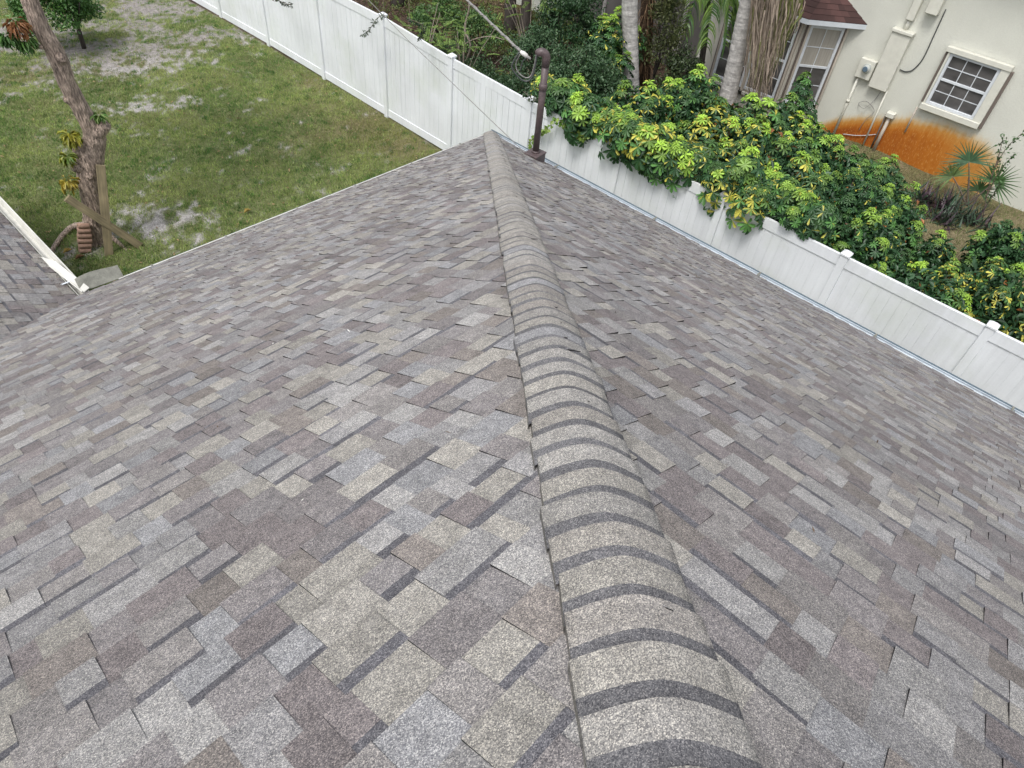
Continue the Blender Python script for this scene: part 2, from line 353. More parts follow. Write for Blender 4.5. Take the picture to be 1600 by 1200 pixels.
yl = np.clip(blob(bx_, by_, 610, 210, 1.3, 1.) + blob(bx_, by_, 650, 225, .9, .8), 0, 1); gcl = mixc(gcl, (.25, .26, .05), yl * .6)
gcl = mixc(gcl, (.30, .255, .14), np.clip(bm_ * .55 + (rng.random(len(bx_)) < .16) * .7, 0, .9))
nc = 2600; cx_ = rng.uniform(-9, 1.9, nc); cy_ = rng.uniform(.3, 18, nc); kk = (sand_mask(cx_, cy_) < .8) & (cx_ > -8.6 + (cy_ - 2.5) * .30 - 1.) & ~((cx_ < -7.4) & (cy_ < 3)); cx_, cy_ = cx_[kk], cy_[kk]
tx_ = np.repeat(cx_, 34) + rng.normal(0, .055, len(cx_) * 34); ty_ = np.repeat(cy_, 34) + rng.normal(0, .055, len(cx_) * 34)
tcl = np.repeat(np.where(rng.random((len(cx_), 1)) < .6, np.array([[.085, .20, .045]]), np.array([[.42, .50, .18]])) * rng.uniform(.7, 1.2, (len(cx_), 1)), 34, axis=0); ntuft = len(tx_)
bx_ = np.concatenate([bx_, tx_]); by_ = np.concatenate([by_, ty_]); gcl = np.concatenate([gcl, tcl]); kk = bx_ < fence_line(by_) - .06; bx_, by_, gcl = bx_[kk], by_[kk], gcl[kk]
tag(blades('lawn_grass', bx_, by_, rng.uniform(.025, .085, len(bx_)), rng.uniform(.0035, .010, len(bx_)), gcl, 4), 'short patchy green lawn grass between the white fence and the roof', 'grass', kind='stuff')
N = 130000
sx_ = rng.uniform(2.1, 11.3, N); sy_ = rng.uniform(-10.5, .5, N)
k_ = (rng.random(N) < np.clip(vnoise(sx_, sy_, 1.5, 160, 3) * 1.7 - .2, .1, 1)); sx_, sy_ = sx_[k_], sy_[k_]
t_ = np.clip(vnoise(sx_, sy_, 1.2, 170, 4) * 1.8 - .5 + rng.normal(0, .25, len(sx_)), 0, 1)
scl = mixc(np.broadcast_to(np.array([.12, .19, .05]), (len(sx_), 3)), (.30, .28, .14), t_)
tag(blades('side_yard_grass', sx_, sy_, rng.uniform(.04, .12, len(sx_)), rng.uniform(.003, .008, len(sx_)), scl, 5), 'thin brownish grass in the side yard in front of the cream house', 'grass', kind='stuff')

# ------------------------------------------------------------------ leaf builder
def leaf_tris(b, d, n, L, W, c, droop=0.):
    """folded leaflets: base b, direction d, normal n, length L, width W, colour c -> verts, tris, cols"""
    d = d / np.linalg.norm(d, axis=1, keepdims=True); s = np.cross(d, n); s /= np.maximum(np.linalg.norm(s, axis=1, keepdims=True), 1e-6); n = np.cross(s, d)
    L = np.broadcast_to(L, len(b))[:, None]; W = np.broadcast_to(W, len(b))[:, None]
    mid = b + d * L * .56 + n * L * droop * .25; tip = b + d * L - n * L * droop * .45
    v = np.stack([b, mid + s * W * .5 + n * W * .12, tip, mid - s * W * .5 + n * W * .12], 1).reshape(-1, 3)
    i = np.arange(len(b))[:, None] * 4
    t = np.concatenate([i + np.array([[0, 1, 2]]), i + np.array([[0, 2, 3]])], 1).reshape(-1, 3)
    return v, t, np.repeat(c, 2, axis=0)
def leaf_round(b, d, n, L, W, c, droop=0., c2=None, p2=None):
    """obovate leaflets of four faces; with c2 and p2 each face may take the second colour (variegation)"""
    d = d / np.linalg.norm(d, axis=1, keepdims=True); s = np.cross(d, n); s /= np.maximum(np.linalg.norm(s, axis=1, keepdims=True), 1e-6); n = np.cross(s, d)
    L = np.broadcast_to(L, len(b))[:, None]; W = np.broadcast_to(W, len(b))[:, None]
    m1 = b + d * L * .42 + n * L * droop * .22; m2 = b + d * L * .80 - n * L * droop * .05; tip = b + d * L - n * L * droop * .40
    v = np.stack([b, m1 + s * W * .36 + n * W * .10, m2 + s * W * .46 + n * W * .08, tip, m2 - s * W * .46 + n * W * .08, m1 - s * W * .36 + n * W * .10], 1).reshape(-1, 3)
    i = np.arange(len(b))[:, None] * 6
    t = np.concatenate([i + np.array([[0, 1, 2]]), i + np.array([[0, 2, 3]]), i + np.array([[0, 3, 4]]), i + np.array([[0, 4, 5]])], 1).reshape(-1, 3)
    col = np.repeat(c, 4, axis=0)
    if p2 is not None:
        k = rng.random(len(col)) < np.repeat(p2, 4); col[k] = np.repeat(c2, 4, axis=0)[k]
    return v, t, col
class LeafBag:
    def __init__(s): s.V = []; s.T = []; s.C = []; s.n = 0
    def add(s, v, t, c): s.V.append(v); s.T.append(t + s.n); s.C.append(c); s.n += len(v)
    def leaves(s, *a, **k): s.add(*leaf_tris(*a, **k))
    def round(s, *a, **k): s.add(*leaf_round(*a, **k))
    def mesh(s, name): return np_mesh(name, np.concatenate(s.V), np.concatenate(s.T), np.concatenate(s.C))
def unit(v): return v / np.maximum(np.linalg.norm(v, axis=-1, keepdims=True), 1e-9)

def umbrella_shoot(bag, tip, axis, size, young, var, g, length=1.5):
    """one umbrella-shrub shoot: palmate leaves spiralling down a stem; fresh tip, flecked collar, dark skirt"""
    nl = g.integers(28, 36); axis = axis / np.linalg.norm(axis)
    a = np.cross(axis, [0.3, .2, 1.]); a /= np.linalg.norm(a); b = np.cross(axis, a)
    for i in range(nl):
        q = i / (nl - 1)                        # 0 at the tip, 1 lowest
        th = i * 2.4 + g.normal(0, .25); el = math.radians(70 - 100 * q ** .6 + g.normal(0, 9))
        rad = a * math.cos(th) + b * math.sin(th)
        pd = rad * math.cos(el) + axis * math.sin(el)
        org = tip - axis * size * length * q + pd * size * (.14 + .34 * min(1, q * 2.2)) * g.uniform(.85, 1.2)
        m = g.integers(6, 9); up = unit(pd * .75 + axis * .45 + np.array([0, 0, .25]))
        e1 = np.cross(up, [.1, .9, .3]); e1 /= np.linalg.norm(e1); e2 = np.cross(up, e1)
        an = np.arange(m) / m * 2 * np.pi + g.random() * 6.28
        ld = np.cos(an)[:, None] * e1 + np.sin(an)[:, None] * e2 - up * g.uniform(.05, .45) + pd * .3 - np.array([0, 0, .35 * q])
        Ls = size * g.uniform(.22, .30) * (.62 + .38 * min(1, q * 2 + .15)) * g.uniform(.85, 1.1, m)
        y_ = np.clip(1.25 - q * 4.2, 0, 1) * young
        base = np.array([.036, .098, .034]) * (1 - y_) + np.array([.33, .52, .065]) * y_
        if q > .25 and g.random() < .25: base = np.array([.10, .24, .06])
        cc = np.tile(base, (m, 1)) * g.uniform(.75, 1.3, (m, 1))
        pv = (g.random(m) < var * np.interp(q, [0, .12, .25, .55, .75, 1], [.1, .5, 1.1, .9, .25, .1])) * g.uniform(.4, .95, m)
        bag.round(np.tile(org, (m, 1)), ld, np.tile(up, (m, 1)), Ls, Ls * g.uniform(.34, .42), cc, droop=.32, c2=np.array([.62, .58, .10]) * g.uniform(.75, 1.15, (m, 1)), p2=pv)

def schefflera(t, seed, r, h, nshoots, size, var, young, over=0):
    """foliage and stems of one shrub; shoots stay clear of the fence and may hang over its top"""
    g = np.random.default_rng(seed); bag = LeafBag(); tips = []; ox = t.location.x
    for i in range(nshoots * 14):
        if len(tips) >= nshoots: break
        u = unit(g.normal(0, 1, 3)); u[2] = abs(u[2]) - .10; u[2] = math.copysign(abs(u[2]) ** .62, u[2])
        p = np.array([0, 0, h * .45]) + u * np.array([r, r, h * .52]) * g.uniform(.84, 1.08)
        if ox + p[0] < 2.35:
            if u[2] < -.05: continue
            p[2] = max(p[2], 2.44 + .30 * g.random())
            if p[0] + ox < 1.72: p[0] = 1.72 - ox + g.random() * .3
        if all(np.linalg.norm(p - q[0]) > size * .92 for q in tips): tips.append((p, unit(u * .55 + np.array([0, 0, 1.]))))
    for k in range(over):                       # shoots that lean out over the fence top
        p = np.array([g.uniform(1.66, 2.02) - ox, (k + .5) / over * 2 * r - r + g.normal(0, .08), g.uniform(2.46, 2.78)])
        tips.append((p, unit(np.array([-.55, g.normal(0, .25), .85]))))
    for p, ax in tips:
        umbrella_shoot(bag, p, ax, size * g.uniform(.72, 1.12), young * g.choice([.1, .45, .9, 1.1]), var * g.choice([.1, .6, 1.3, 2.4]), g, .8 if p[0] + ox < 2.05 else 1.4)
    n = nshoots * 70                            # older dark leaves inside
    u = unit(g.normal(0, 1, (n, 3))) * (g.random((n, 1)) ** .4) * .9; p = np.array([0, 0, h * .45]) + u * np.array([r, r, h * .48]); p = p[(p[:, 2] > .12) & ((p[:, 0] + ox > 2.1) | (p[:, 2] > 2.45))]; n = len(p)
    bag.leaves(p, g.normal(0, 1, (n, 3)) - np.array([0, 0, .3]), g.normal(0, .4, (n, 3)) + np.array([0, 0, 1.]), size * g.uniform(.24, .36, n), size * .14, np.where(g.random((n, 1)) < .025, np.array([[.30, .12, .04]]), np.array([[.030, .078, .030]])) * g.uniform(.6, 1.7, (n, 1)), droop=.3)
    st = MB()
    for p, ax in tips[::2]:
        st.tube(bez([(g.normal(0, .1), g.normal(0, .1), -.05), p * np.array([.45, .45, .5]), p - ax * size * .2], 3), [.02, .018, .016, .014, .012, .01, .008], 5)
    link('foliage', bag.mesh('foliage'), M_LEAF, t); st.build('stems', STEM, t)

STEM = mat('woody_stem', (.14, .11, .085), .9, noise=[(30, 3, .7, 1.3)])
def bush(i, x, y, r, h, ns, size, var, young, label, over=0):
    t = thing('umbrella_shrub', label, 'shrub', (x, y, 0), 'umbrella shrubs behind the white fence'); schefflera(t, 100 + i, r, h, ns, size * 1.14, var, young, over)
def at_px(px, py, z): return tuple(ground_at(px, py, z)[:2])
HEDGE = [   # place, spread, height, shoots, shoot size, yellow, young growth, label
    ((2.60, -.15), .90, 2.75, 25, 0.54, .30, 1., 'yellow-flecked umbrella shrub just right of the brown service mast', 5),
    ((2.50, -1.25), .95, 2.75, 26, 0.54, .04, .8, 'dark green umbrella shrub leaning over the fence beside the yellow-flecked one', 6),
    ((2.40, -2.30), 1.05, 2.75, 32, 0.56, .30, 1., 'yellow and dark green umbrella shrub drooping over the fence below the leaning palm', 8),
    ((2.35, -3.65), 1.15, 2.70, 35, 0.56, .30, 1.1, 'bright yellow-green umbrella shrub spilling furthest down over the white fence', 9),
    ((2.60, -4.95), .95, 2.60, 32, 0.43, .03, .7, 'dense dark green umbrella shrub touching the fence left of the square post cap', 5),
    (at_px(1003, 160, 2.0), .95, 2.55, 26, 0.51, .20, 1., 'umbrella shrub with lime tips in front of the straight palm trunk'),
    (at_px(1080, 145, 2.0), 1.05, 2.55, 29, 0.51, .08, 1., 'tall green umbrella shrub left of the foot of the leaning palm'),
    (at_px(1130, 195, 2.0), 1.05, 2.6, 29, 0.54, .35, 1., 'variegated umbrella shrub at the foot of the leaning palm trunk'),
    (at_px(1205, 228, 2.0), 1.05, 2.5, 29, 0.52, .30, 1., 'variegated umbrella shrub below the hanging dead fronds'),
    (at_px(1250, 275, 1.9), 1.10, 2.4, 32, 0.48, .15, .9, 'green and gold umbrella shrub in the middle of the hedge below the meter box'),
    (at_px(1330, 300, 1.7), 1.05, 2.2, 35, 0.43, .04, .75, 'dark green umbrella shrub between the rust stain and the fence'),
    (at_px(1245, 205, 1.9), .90, 2.3, 26, 0.48, .20, 1., 'umbrella shrub in front of the bay window corner'),
    (at_px(1300, 245, 1.6), 1.00, 2.0, 32, 0.43, .03, .8, 'green umbrella shrub below the electric meter conduit'),
    (at_px(1375, 275, 1.3), .85, 1.7, 29, 0.39, .02, .8, 'low rounded green shrub nearest the rust stain with grass behind it'),
    (at_px(1412, 325, 1.2), .65, 1.55, 26, 0.39, .03, .9, 'small green shrub left of the purple plants'),
    (at_px(1365, 362, 1.5), .75, 1.9, 29, 0.41, .04, .8, 'dark shrub just right of the square post cap nearest the hedge'),
    (at_px(1470, 380, .9), .40, 1.15, 13, 0.41, .05, 1.1, 'sparse lime-tipped shrub below the purple plants'),
    (at_px(1458, 447, 1.2), .72, 1.7, 17, 0.48, .25, 1.1, 'yellow-leaved low shrub behind the fence between the two square post caps'),
    (at_px(1580, 450, 1.4), .80, 1.85, 20, 0.49, .35, 1.1, 'yellow variegated shrub at the right edge above the last post cap'),
    (at_px(1568, 382, .9), .62, 1.5, 17, 0.43, .02, .7, 'dark green shrub at the right edge with bare grass to its left'),
    (at_px(1525, 425, 1.1), .55, 1.3, 10, .54, .12, 1.1, 'small lime-tipped shrub between the two yellow shrubs near the last post cap'),
    (at_px(1425, 415, 1.2), .55, 1.4, 10, .52, .08, 1., 'small green shrub against the fence midway between the two square post caps'),
    (at_px(1160, 188, 1.9), .85, 2.6, 16, .60, .25, 1., 'umbrella shrub hugging the right side of the leaning palm base'),
    (at_px(1222, 192, 1.9), .85, 2.5, 16, .58, .12, .9, 'umbrella shrub under the lowest tips of the dead fronds'),
    (at_px(1285, 222, 1.7), .75, 2.2, 16, .52, .10, .9, 'umbrella shrub at the foot of the wall beside the bay window'),
]
for i, h_ in enumerate(HEDGE): bush(i, *h_[0], *h_[1:])
p = ground_at(1247, 150, 1.9); sb_ = LeafBag(); g = np.random.default_rng(4)
for k in range(9): umbrella_shoot(sb_, np.array([g.normal(0, .16), g.normal(0, .16), 2.45 - .17 * k]), np.array([g.normal(0, .3), g.normal(0, .3), 1.]), .42, .35, .0, g)
t = thing('umbrella_shrub', 'thin dark green sprig standing up before the right bay window', 'shrub', (p[0], p[1], 0), 'umbrella shrubs behind the white fence'); link('foliage', sb_.mesh('foliage'), M_LEAF, t)
sm0 = MB(); sm0.tube([(0, 0, -.05), (.05, 0, 1.2), (0, 0, 2.3)], [.03, .025, .01], 6); sm0.build('stems', STEM, t)

# ------------------------------------------------------------------ the shingled house under the camera
house = thing('shingled_house', 'house under a grey-brown shingled hip roof filling the foreground', 'house', (0, 0, 0))
TAN = np.array([.322, .307, .277]); GRY = np.array([.272, .266, .263]); MAUVE = np.array([.196, .176, .173]); BRN = np.array([.220, .199, .183]); LGT = np.array([.308, .301, .290]); BLU = np.array([.262, .262, .265])
PAL = [TAN, TAN * .94, GRY, BLU, MAUVE, MAUVE * 1.1, BRN, LGT, (GRY + MAUVE) / 2, (GRY + BRN) / 2, (GRY + MAUVE * 2) / 3, (GRY + LGT) / 2]
EXPO = .150; CAPX = .1266
EDGE = np.array([.028, .027, .028])              # cut asphalt edge, blackened to paint in the thin shadow lines around tabs
class QB:
    def __init__(s): s.V = []; s.C = []
    def q(s, a, b, c, d, col): s.V.append((a, b, c, d)); s.C.append(col)
    def build(s, name, m, parent, T):
        v = np.array(s.V).reshape(-1, 3); v = T(v)
        return link(name, np_mesh(name, v, np.arange(len(v)).reshape(-1, 4), np.array(s.C)), m, parent)
def shingle_field(umax, span, seed):
    """shingles in slope coordinates: s along the eave, u up the slope, w out of the roof; span(u) -> (s0, s1)"""
    r = random.Random(seed); Q = QB(); nrow = int(umax / EXPO)
    for i in range(nrow):
        u0, u1 = i * EXPO, (i + 1) * EXPO; wob = r.uniform(-.003, .003)
        lo0, hi0 = span(u0); lo1, hi1 = span(u1)
        lo, hi = min(lo0, lo1), max(hi0, hi1)
        if hi - lo < .05: continue
        s = lo - r.random() * .3; tabbed = r.random() < .5; base = r.choice(PAL)
        while s < hi:
            w_ = r.uniform(.065, .15) if not tabbed else r.uniform(.085, .175)
            if r.random() < .05: w_ += .07
            a, b = s, s + w_; s = b
            nb = r.choice(PAL); base = nb if (nb is not base or r.random() < .15) else r.choice(PAL)
            col = base * r.uniform(.86, 1.14)
            t_ = .0105 if tabbed else .0045; t_ += r.uniform(-.0012, .0018)
            if r.random() < .012: t_ += .006     # a corner lifted a little
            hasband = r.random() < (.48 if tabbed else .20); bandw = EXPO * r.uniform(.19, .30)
            du = r.uniform(-.0025, .0025) + wob
            A0, B0 = max(a, lo0), min(b, hi0); A1, B1 = max(a, lo1), min(b, hi1)
            tabbed = not tabbed if r.random() < .85 else tabbed
            if B0 <= A0 and B1 <= A1: continue
            B0 = max(A0, B0); B1 = max(A1, B1)
            k = 1 - bandw / EXPO; Am, Bm = A0 + (A1 - A0) * k, B0 + (B1 - B0) * k; um = u0 + (u1 - u0) * k
            wt = .0018; wm = t_ + (wt - t_) * k; ux = u1 + .006
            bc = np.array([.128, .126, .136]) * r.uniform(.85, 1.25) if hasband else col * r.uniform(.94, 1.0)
            Q.q((A0, u0 + du, t_), (B0, u0 + du, t_), (Bm, um, wm), (Am, um, wm), col)
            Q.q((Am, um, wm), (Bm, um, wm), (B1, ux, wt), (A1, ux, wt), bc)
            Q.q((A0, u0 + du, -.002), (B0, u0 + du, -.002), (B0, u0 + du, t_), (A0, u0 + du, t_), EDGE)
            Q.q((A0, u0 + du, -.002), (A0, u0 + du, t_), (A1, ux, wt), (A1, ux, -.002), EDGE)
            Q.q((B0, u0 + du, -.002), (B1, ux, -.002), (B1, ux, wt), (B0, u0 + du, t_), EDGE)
    return Q
CL = math.sqrt(1 + K * K); nz, nh = 1 / CL, K / CL     # slope length per run; normal components
RUN = 10.5
def T_north(v):   # left slope: eave along X at y=0, rising towards -y
    y = -v[:, 1] / CL; return np.stack([v[:, 0], y + v[:, 2] * nh, EAVE + v[:, 1] * nh + v[:, 2] * nz], -1)
def T_east(v):    # right slope: eave along Y at x=0, rising towards -x ; s runs along -y
    x = -v[:, 1] / CL; return np.stack([x + v[:, 2] * nh, -v[:, 0], EAVE + v[:, 1] * nh + v[:, 2] * nz], -1)
VX = -7.5
def T_wing(v):    # wing slope: eave along Y at x=VX (y>0), rising towards -x... faces +x
    x = VX - v[:, 1] / CL; return np.stack([x + v[:, 2] * nh, v[:, 0], EAVE + v[:, 1] * nh + v[:, 2] * nz], -1)
# in each span the run is u/CL
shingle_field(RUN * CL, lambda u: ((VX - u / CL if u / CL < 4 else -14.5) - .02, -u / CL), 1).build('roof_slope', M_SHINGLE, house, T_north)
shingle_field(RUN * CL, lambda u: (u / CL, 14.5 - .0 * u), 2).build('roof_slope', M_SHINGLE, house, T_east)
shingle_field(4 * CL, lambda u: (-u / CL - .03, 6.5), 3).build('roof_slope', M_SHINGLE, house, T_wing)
deck = MB(); dn = -.02
HZ = EAVE + K * RUN
deck.poly([(0, 0, EAVE + dn), (-RUN, -RUN, HZ + dn), (-18, -RUN, HZ + dn), (-18, -4, EAVE + 4 * K + dn), (-11.5, -4, EAVE + 4 * K + dn), (VX, 0, EAVE + dn)])
deck.poly([(0, 0, EAVE + dn), (0, -21, EAVE + dn), (-RUN, -RUN, HZ + dn)])
deck.poly([(0, -21, EAVE + dn), (-18, -21, EAVE + dn), (-18, -RUN, HZ + dn), (-RUN, -RUN, HZ + dn)])
deck.poly([(VX, 0, EAVE + dn), (-11.5, -4, EAVE + 4 * K + dn), (-11.5, 6.5, EAVE + 4 * K + dn), (VX, 6.5, EAVE + dn)])
deck.poly([(-11.5, -4, EAVE + 4 * K + dn), (-15.5, -4, EAVE + dn), (-15.5, 6.5, EAVE + dn), (-11.5, 6.5, EAVE + 4 * K + dn)])
M_DECK = mat('plain_shingle', (.15, .142, .138), .95, noise=[(300, 2, .6, 1.4), (8, 3, .8, 1.2)])
deck.build('roof_deck', M_DECK, house)

# hip caps: overlapping bent shingles with a dark band at the upper end of each exposure
def hip_caps(p0, d, L, side_a, side_b, seed):
    """from p0 up along unit d; side_a/side_b unit vectors lying down each slope, square to the hip"""
    r = random.Random(seed); mb = MB(); n = int(L / CAPX); d = Vector(d); up = d.cross(Vector(side_b)); up = (Vector((0, 0, 1)) - d * d.z).normalized()
    a, b = Vector(side_a), Vector(side_b); halfw = .155
    prof = [(t, 0) for t in (-1., -.82, -.64, -.48, -.34, -.21, -.1, 0, .1, .21, .34, .48, .64, .82, 1.)]
    zh = lambda v: Vector((v.x, v.y, 0))
    def ring(u, lift, wj=0., sh=0., skew=0.):
        out = []
        for (t, e) in prof:
            sv = a if t < 0 else b; soft = math.sqrt(t * t + .45) - math.sqrt(1.45) + 1; lf = lift - .026 * abs(t) ** 1.5
            out.append(Vector(p0) + d * (u + skew * t) + up * lf + sv * abs(t) * (halfw + wj) + up * (sv.dot(up) * (soft - abs(t)) * (halfw + wj)) + Vector((sh, -sh, 0)))
        return out
    cap_pal = [TAN * 1.02, TAN * 1.0, TAN * .95, (TAN + LGT) / 2, (TAN * 3 + BRN) / 4, (LGT + TAN) / 2 * .95, (GRY + TAN * 2) / 3, (BRN + TAN) / 2 * 1.05, (MAUVE + TAN * 2) / 3 * 1.02, BLU * 1.1]
    for i in range(n):
        u0, u1 = i * CAPX + r.uniform(-.005, .005), (i + 1) * CAPX + .02
        lift = .062 + r.uniform(-.002, .003); low = .051; wj = r.uniform(-.007, .007); sh = r.uniform(-.004, .004); skew = r.uniform(-.007, .007)
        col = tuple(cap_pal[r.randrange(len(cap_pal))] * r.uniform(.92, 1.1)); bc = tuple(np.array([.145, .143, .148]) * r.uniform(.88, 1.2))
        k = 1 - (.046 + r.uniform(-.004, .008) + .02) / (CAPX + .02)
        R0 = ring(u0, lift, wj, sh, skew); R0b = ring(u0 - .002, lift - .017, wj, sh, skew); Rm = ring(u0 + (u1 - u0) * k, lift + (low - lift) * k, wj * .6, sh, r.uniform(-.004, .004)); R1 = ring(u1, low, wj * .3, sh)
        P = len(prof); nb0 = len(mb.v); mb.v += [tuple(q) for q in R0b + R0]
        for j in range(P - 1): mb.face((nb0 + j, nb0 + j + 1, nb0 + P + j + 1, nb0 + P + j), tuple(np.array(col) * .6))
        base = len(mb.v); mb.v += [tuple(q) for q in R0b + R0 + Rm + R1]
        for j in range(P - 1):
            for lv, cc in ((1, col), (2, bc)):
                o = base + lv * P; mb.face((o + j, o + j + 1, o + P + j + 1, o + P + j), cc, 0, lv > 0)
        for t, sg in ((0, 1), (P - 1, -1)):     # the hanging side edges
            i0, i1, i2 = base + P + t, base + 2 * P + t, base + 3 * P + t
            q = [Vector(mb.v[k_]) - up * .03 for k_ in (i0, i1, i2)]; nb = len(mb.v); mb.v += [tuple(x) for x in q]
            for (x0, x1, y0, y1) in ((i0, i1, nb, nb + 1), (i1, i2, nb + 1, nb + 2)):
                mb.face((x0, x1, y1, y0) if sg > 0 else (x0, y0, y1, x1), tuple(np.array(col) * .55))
    return mb
hd_ = Vector((-1, -1, K)).normalized()
def down_side(nrm): v = Vector(nrm).normalized().cross(hd_); return v if v.z < 0 else -v
sN, sE = down_side((0, K, 1)), down_side((K, 0, 1))
hip_caps((0.025, 0.015, EAVE - .012), hd_, RUN * math.sqrt(2 + K * K), sN, sE, 8).build('hip_ridge', M_SHINGLE, house)

# eaves: fascia, drip edges, gutters
w = MB(); w.box((-.16, -21, EAVE - .30), (-.12, -.14, EAVE - .045)); w.box((VX + .04, -.16, EAVE - .30), (-.12, -.12, EAVE - .045)); w.build('fascia', M_WHITE, house)
w = MB(); w.box((-18, -20.4, 0), (-.6, -.6, EAVE - .3)); w.build('wall', M_STUCCO, house)
w = MB(); w.box((-14.9, -.5, 0), (VX - .6, 6.1, EAVE - .3)); w.build('wall', M_STUCCO, house)
def trough(mb, p0, p1, out, wid=.115, dep=.10, th=.006, zt=EAVE - .012, c=(1, 1, 1)):
    p0, p1, o = Vector(p0), Vector(p1), Vector(out)
    prof = [(0., 0.), (0., -dep), (wid * .72, -dep), (wid, -dep * .35), (wid, .004), (wid - .018, .004), (wid - .018, -.004), (wid - .008, -.004), (wid - .008, -dep * .33), (wid * .70, -dep + th), (th, -dep + th), (th, 0.)]
    A = [p0 + o * x + Vector((0, 0, zt + z)) for x, z in prof]; B_ = [p1 + o * x + Vector((0, 0, zt + z)) for x, z in prof]
    n = len(prof); i = len(mb.v); mb.v += [tuple(q) for q in A + B_]
    for j in range(n): mb.face((i + j, i + (j + 1) % n, i + n + (j + 1) % n, i + n + j), c)
    mb.face(tuple(range(i, i + n))[::-1], c); mb.face(tuple(range(i + n, i + 2 * n)), c)
g_ = MB(); trough(g_, (-.03, -21, 0), (-.03, .06, 0), (1, 0, 0), wid=.14); go = g_.build('gutter', M_GUTTER, house)
l_ = MB(); l_.box((.101, -21, EAVE - .008), (.122, .085, EAVE + .004)); l_.build('gutter_edge_strip', M_GUTTER_STRIP, go)
for yy in (-1.6, -3.75, -5.7, -7.55, -9.4, -11.3):
    s_ = MB(); s_.box((-.03, yy - .014, EAVE + .001), (.115, yy + .014, EAVE + .009), b=.002); s_.box((-.02, yy - .035, EAVE - .02), (.03, yy - .02, EAVE + .012)); s_.build('gutter_strap', M_WEATHERED, go)
g2 = MB(); trough(g2, (-6.95, -.045, 0), (.06, -.045, 0), (0, 1, 0), wid=.10); g2o = g2.build('gutter', M_CREAM_METAL, house)
l2 = MB(); l2.box((-6.9, .050, EAVE - .016), (.08, .062, EAVE - .0085)); l2.build('gutter_edge_strip', M_GUTTER_STRIP, g2o)
for xx in (-.75, -1.9, -3.1, -4.2, -5.4, -6.5):
    s_ = MB(); s_.box((xx - .012, -.06, EAVE + .004), (xx + .012, .05, EAVE + .012), b=.002); s_.build('gutter_strap', M_WEATHERED, g2o)
g3 = MB(); trough(g3, (VX + .02, .02, 0), (VX + .02, 6.5, 0), (1, 0, 0), wid=.14, dep=.12, zt=EAVE + .0); g3o = g3.build('gutter', M_CREAM_METAL, house)
l3 = MB()                                       # the broken, tilted end section
Tm = Matrix.Translation((VX + .12, .02, EAVE + .012)) @ Matrix.Rotation(math.radians(6), 4, 'Z') @ Matrix.Rotation(math.radians(-18), 4, 'Y')
l3.box((-.035, 0, 0), (.065, .82, .012), T=Tm); l3.poly([Tm @ Vector(p) for p in [(.065, .82, .0125), (-.035, .82, .0125), (-.01, 1.02, .05)]]); l3.box((-.04, 0, .012), (-.025, .80, .035), T=Tm)
l3.build('gutter_end', M_CREAM_METAL, g3o)
s_ = MB(); s_.box((VX - .22, .30, EAVE + .03), (VX + .05, .325, EAVE + .038), T=None); s_.build('gutter_strap', M_WHITE, g3o)
# bent weathered splash guard standing in the inside corner
a_, b_ = np.array([-7.42, .075, EAVE - .01]), np.array([-6.88, .045, EAVE - .01]); sg = MB(); pn = 9
top = []
for i in range(pn):
    t = i / (pn - 1); q = a_ + (b_ - a_) * t; top.append((q, q + np.array([.02, .17 + .02 * math.sin(t * 3), .10 + .015 * math.sin(t * 5)])))
for i in range(pn - 1):
    (p, q), (p2, q2) = top[i], top[i + 1]; th = np.array([0, .004, -.006])
    sg.poly([p, p2, q2, q]); sg.poly([q + th, q2 + th, p2 + th, p + th]); sg.poly([q, q2, q2 + th, q + th]); sg.poly([p2, p, p + th, p2 + th])
for (p, q) in (top[0], top[-1]):
    th = np.array([0, .004, -.006]); sg.poly([p, q, q + th, p + th])
sg.build('splash_guard', M_WEATHERED, house)
# dirt and leaf grit caught along the wing gutter
dl = LeafBag(); n = 420; yy = rng.uniform(.15, 5.5, n); xx = VX - np.abs(rng.normal(.05, .05, n)); zz = EAVE + (VX - xx) * K + .018
dl.leaves(np.stack([xx, yy, zz], -1), rng.normal(0, 1, (n, 3)) * np.array([1, 1, .15]), np.tile([.4, 0, 1.], (n, 1)), rng.uniform(.008, .035, n), rng.uniform(.008, .02, n), np.array([.12, .10, .085]) * rng.uniform(.4, 2.2, (n, 1)))
tag(link('leaf_grit', dl.mesh('leaf_grit'), M_DRY), 'dirt and leaf grit lying along the cream gutter at the left', 'debris', kind='stuff')

g = np.random.default_rng(66); n = 150; rb = LeafBag(); xs = -g.uniform(.3, 8.6, n); ys = -g.uniform(.3, 8.6, n); zz = EAVE + K * np.minimum(-xs, -ys) + .022
kk = np.abs(xs - ys) > .35; P_ = np.stack([xs, ys, zz], -1)[kk]; n = len(P_); rb.leaves(P_, g.normal(0, 1, (n, 3)) * [1, 1, .2], np.tile([.3, .3, 1.], (n, 1)), g.uniform(.006, .045, n), g.uniform(.003, .009, n), np.where(g.random((n, 1)) < .8, np.array([[.12, .085, .055]]), np.array([[.70, .68, .64]])) * g.uniform(.5, 1.2, (n, 1)))
tag(link('roof_litter', rb.mesh('roof_litter'), M_DRY), 'tiny twigs, dry leaf bits and pale crumbs lying on the shingles', 'debris', kind='stuff')

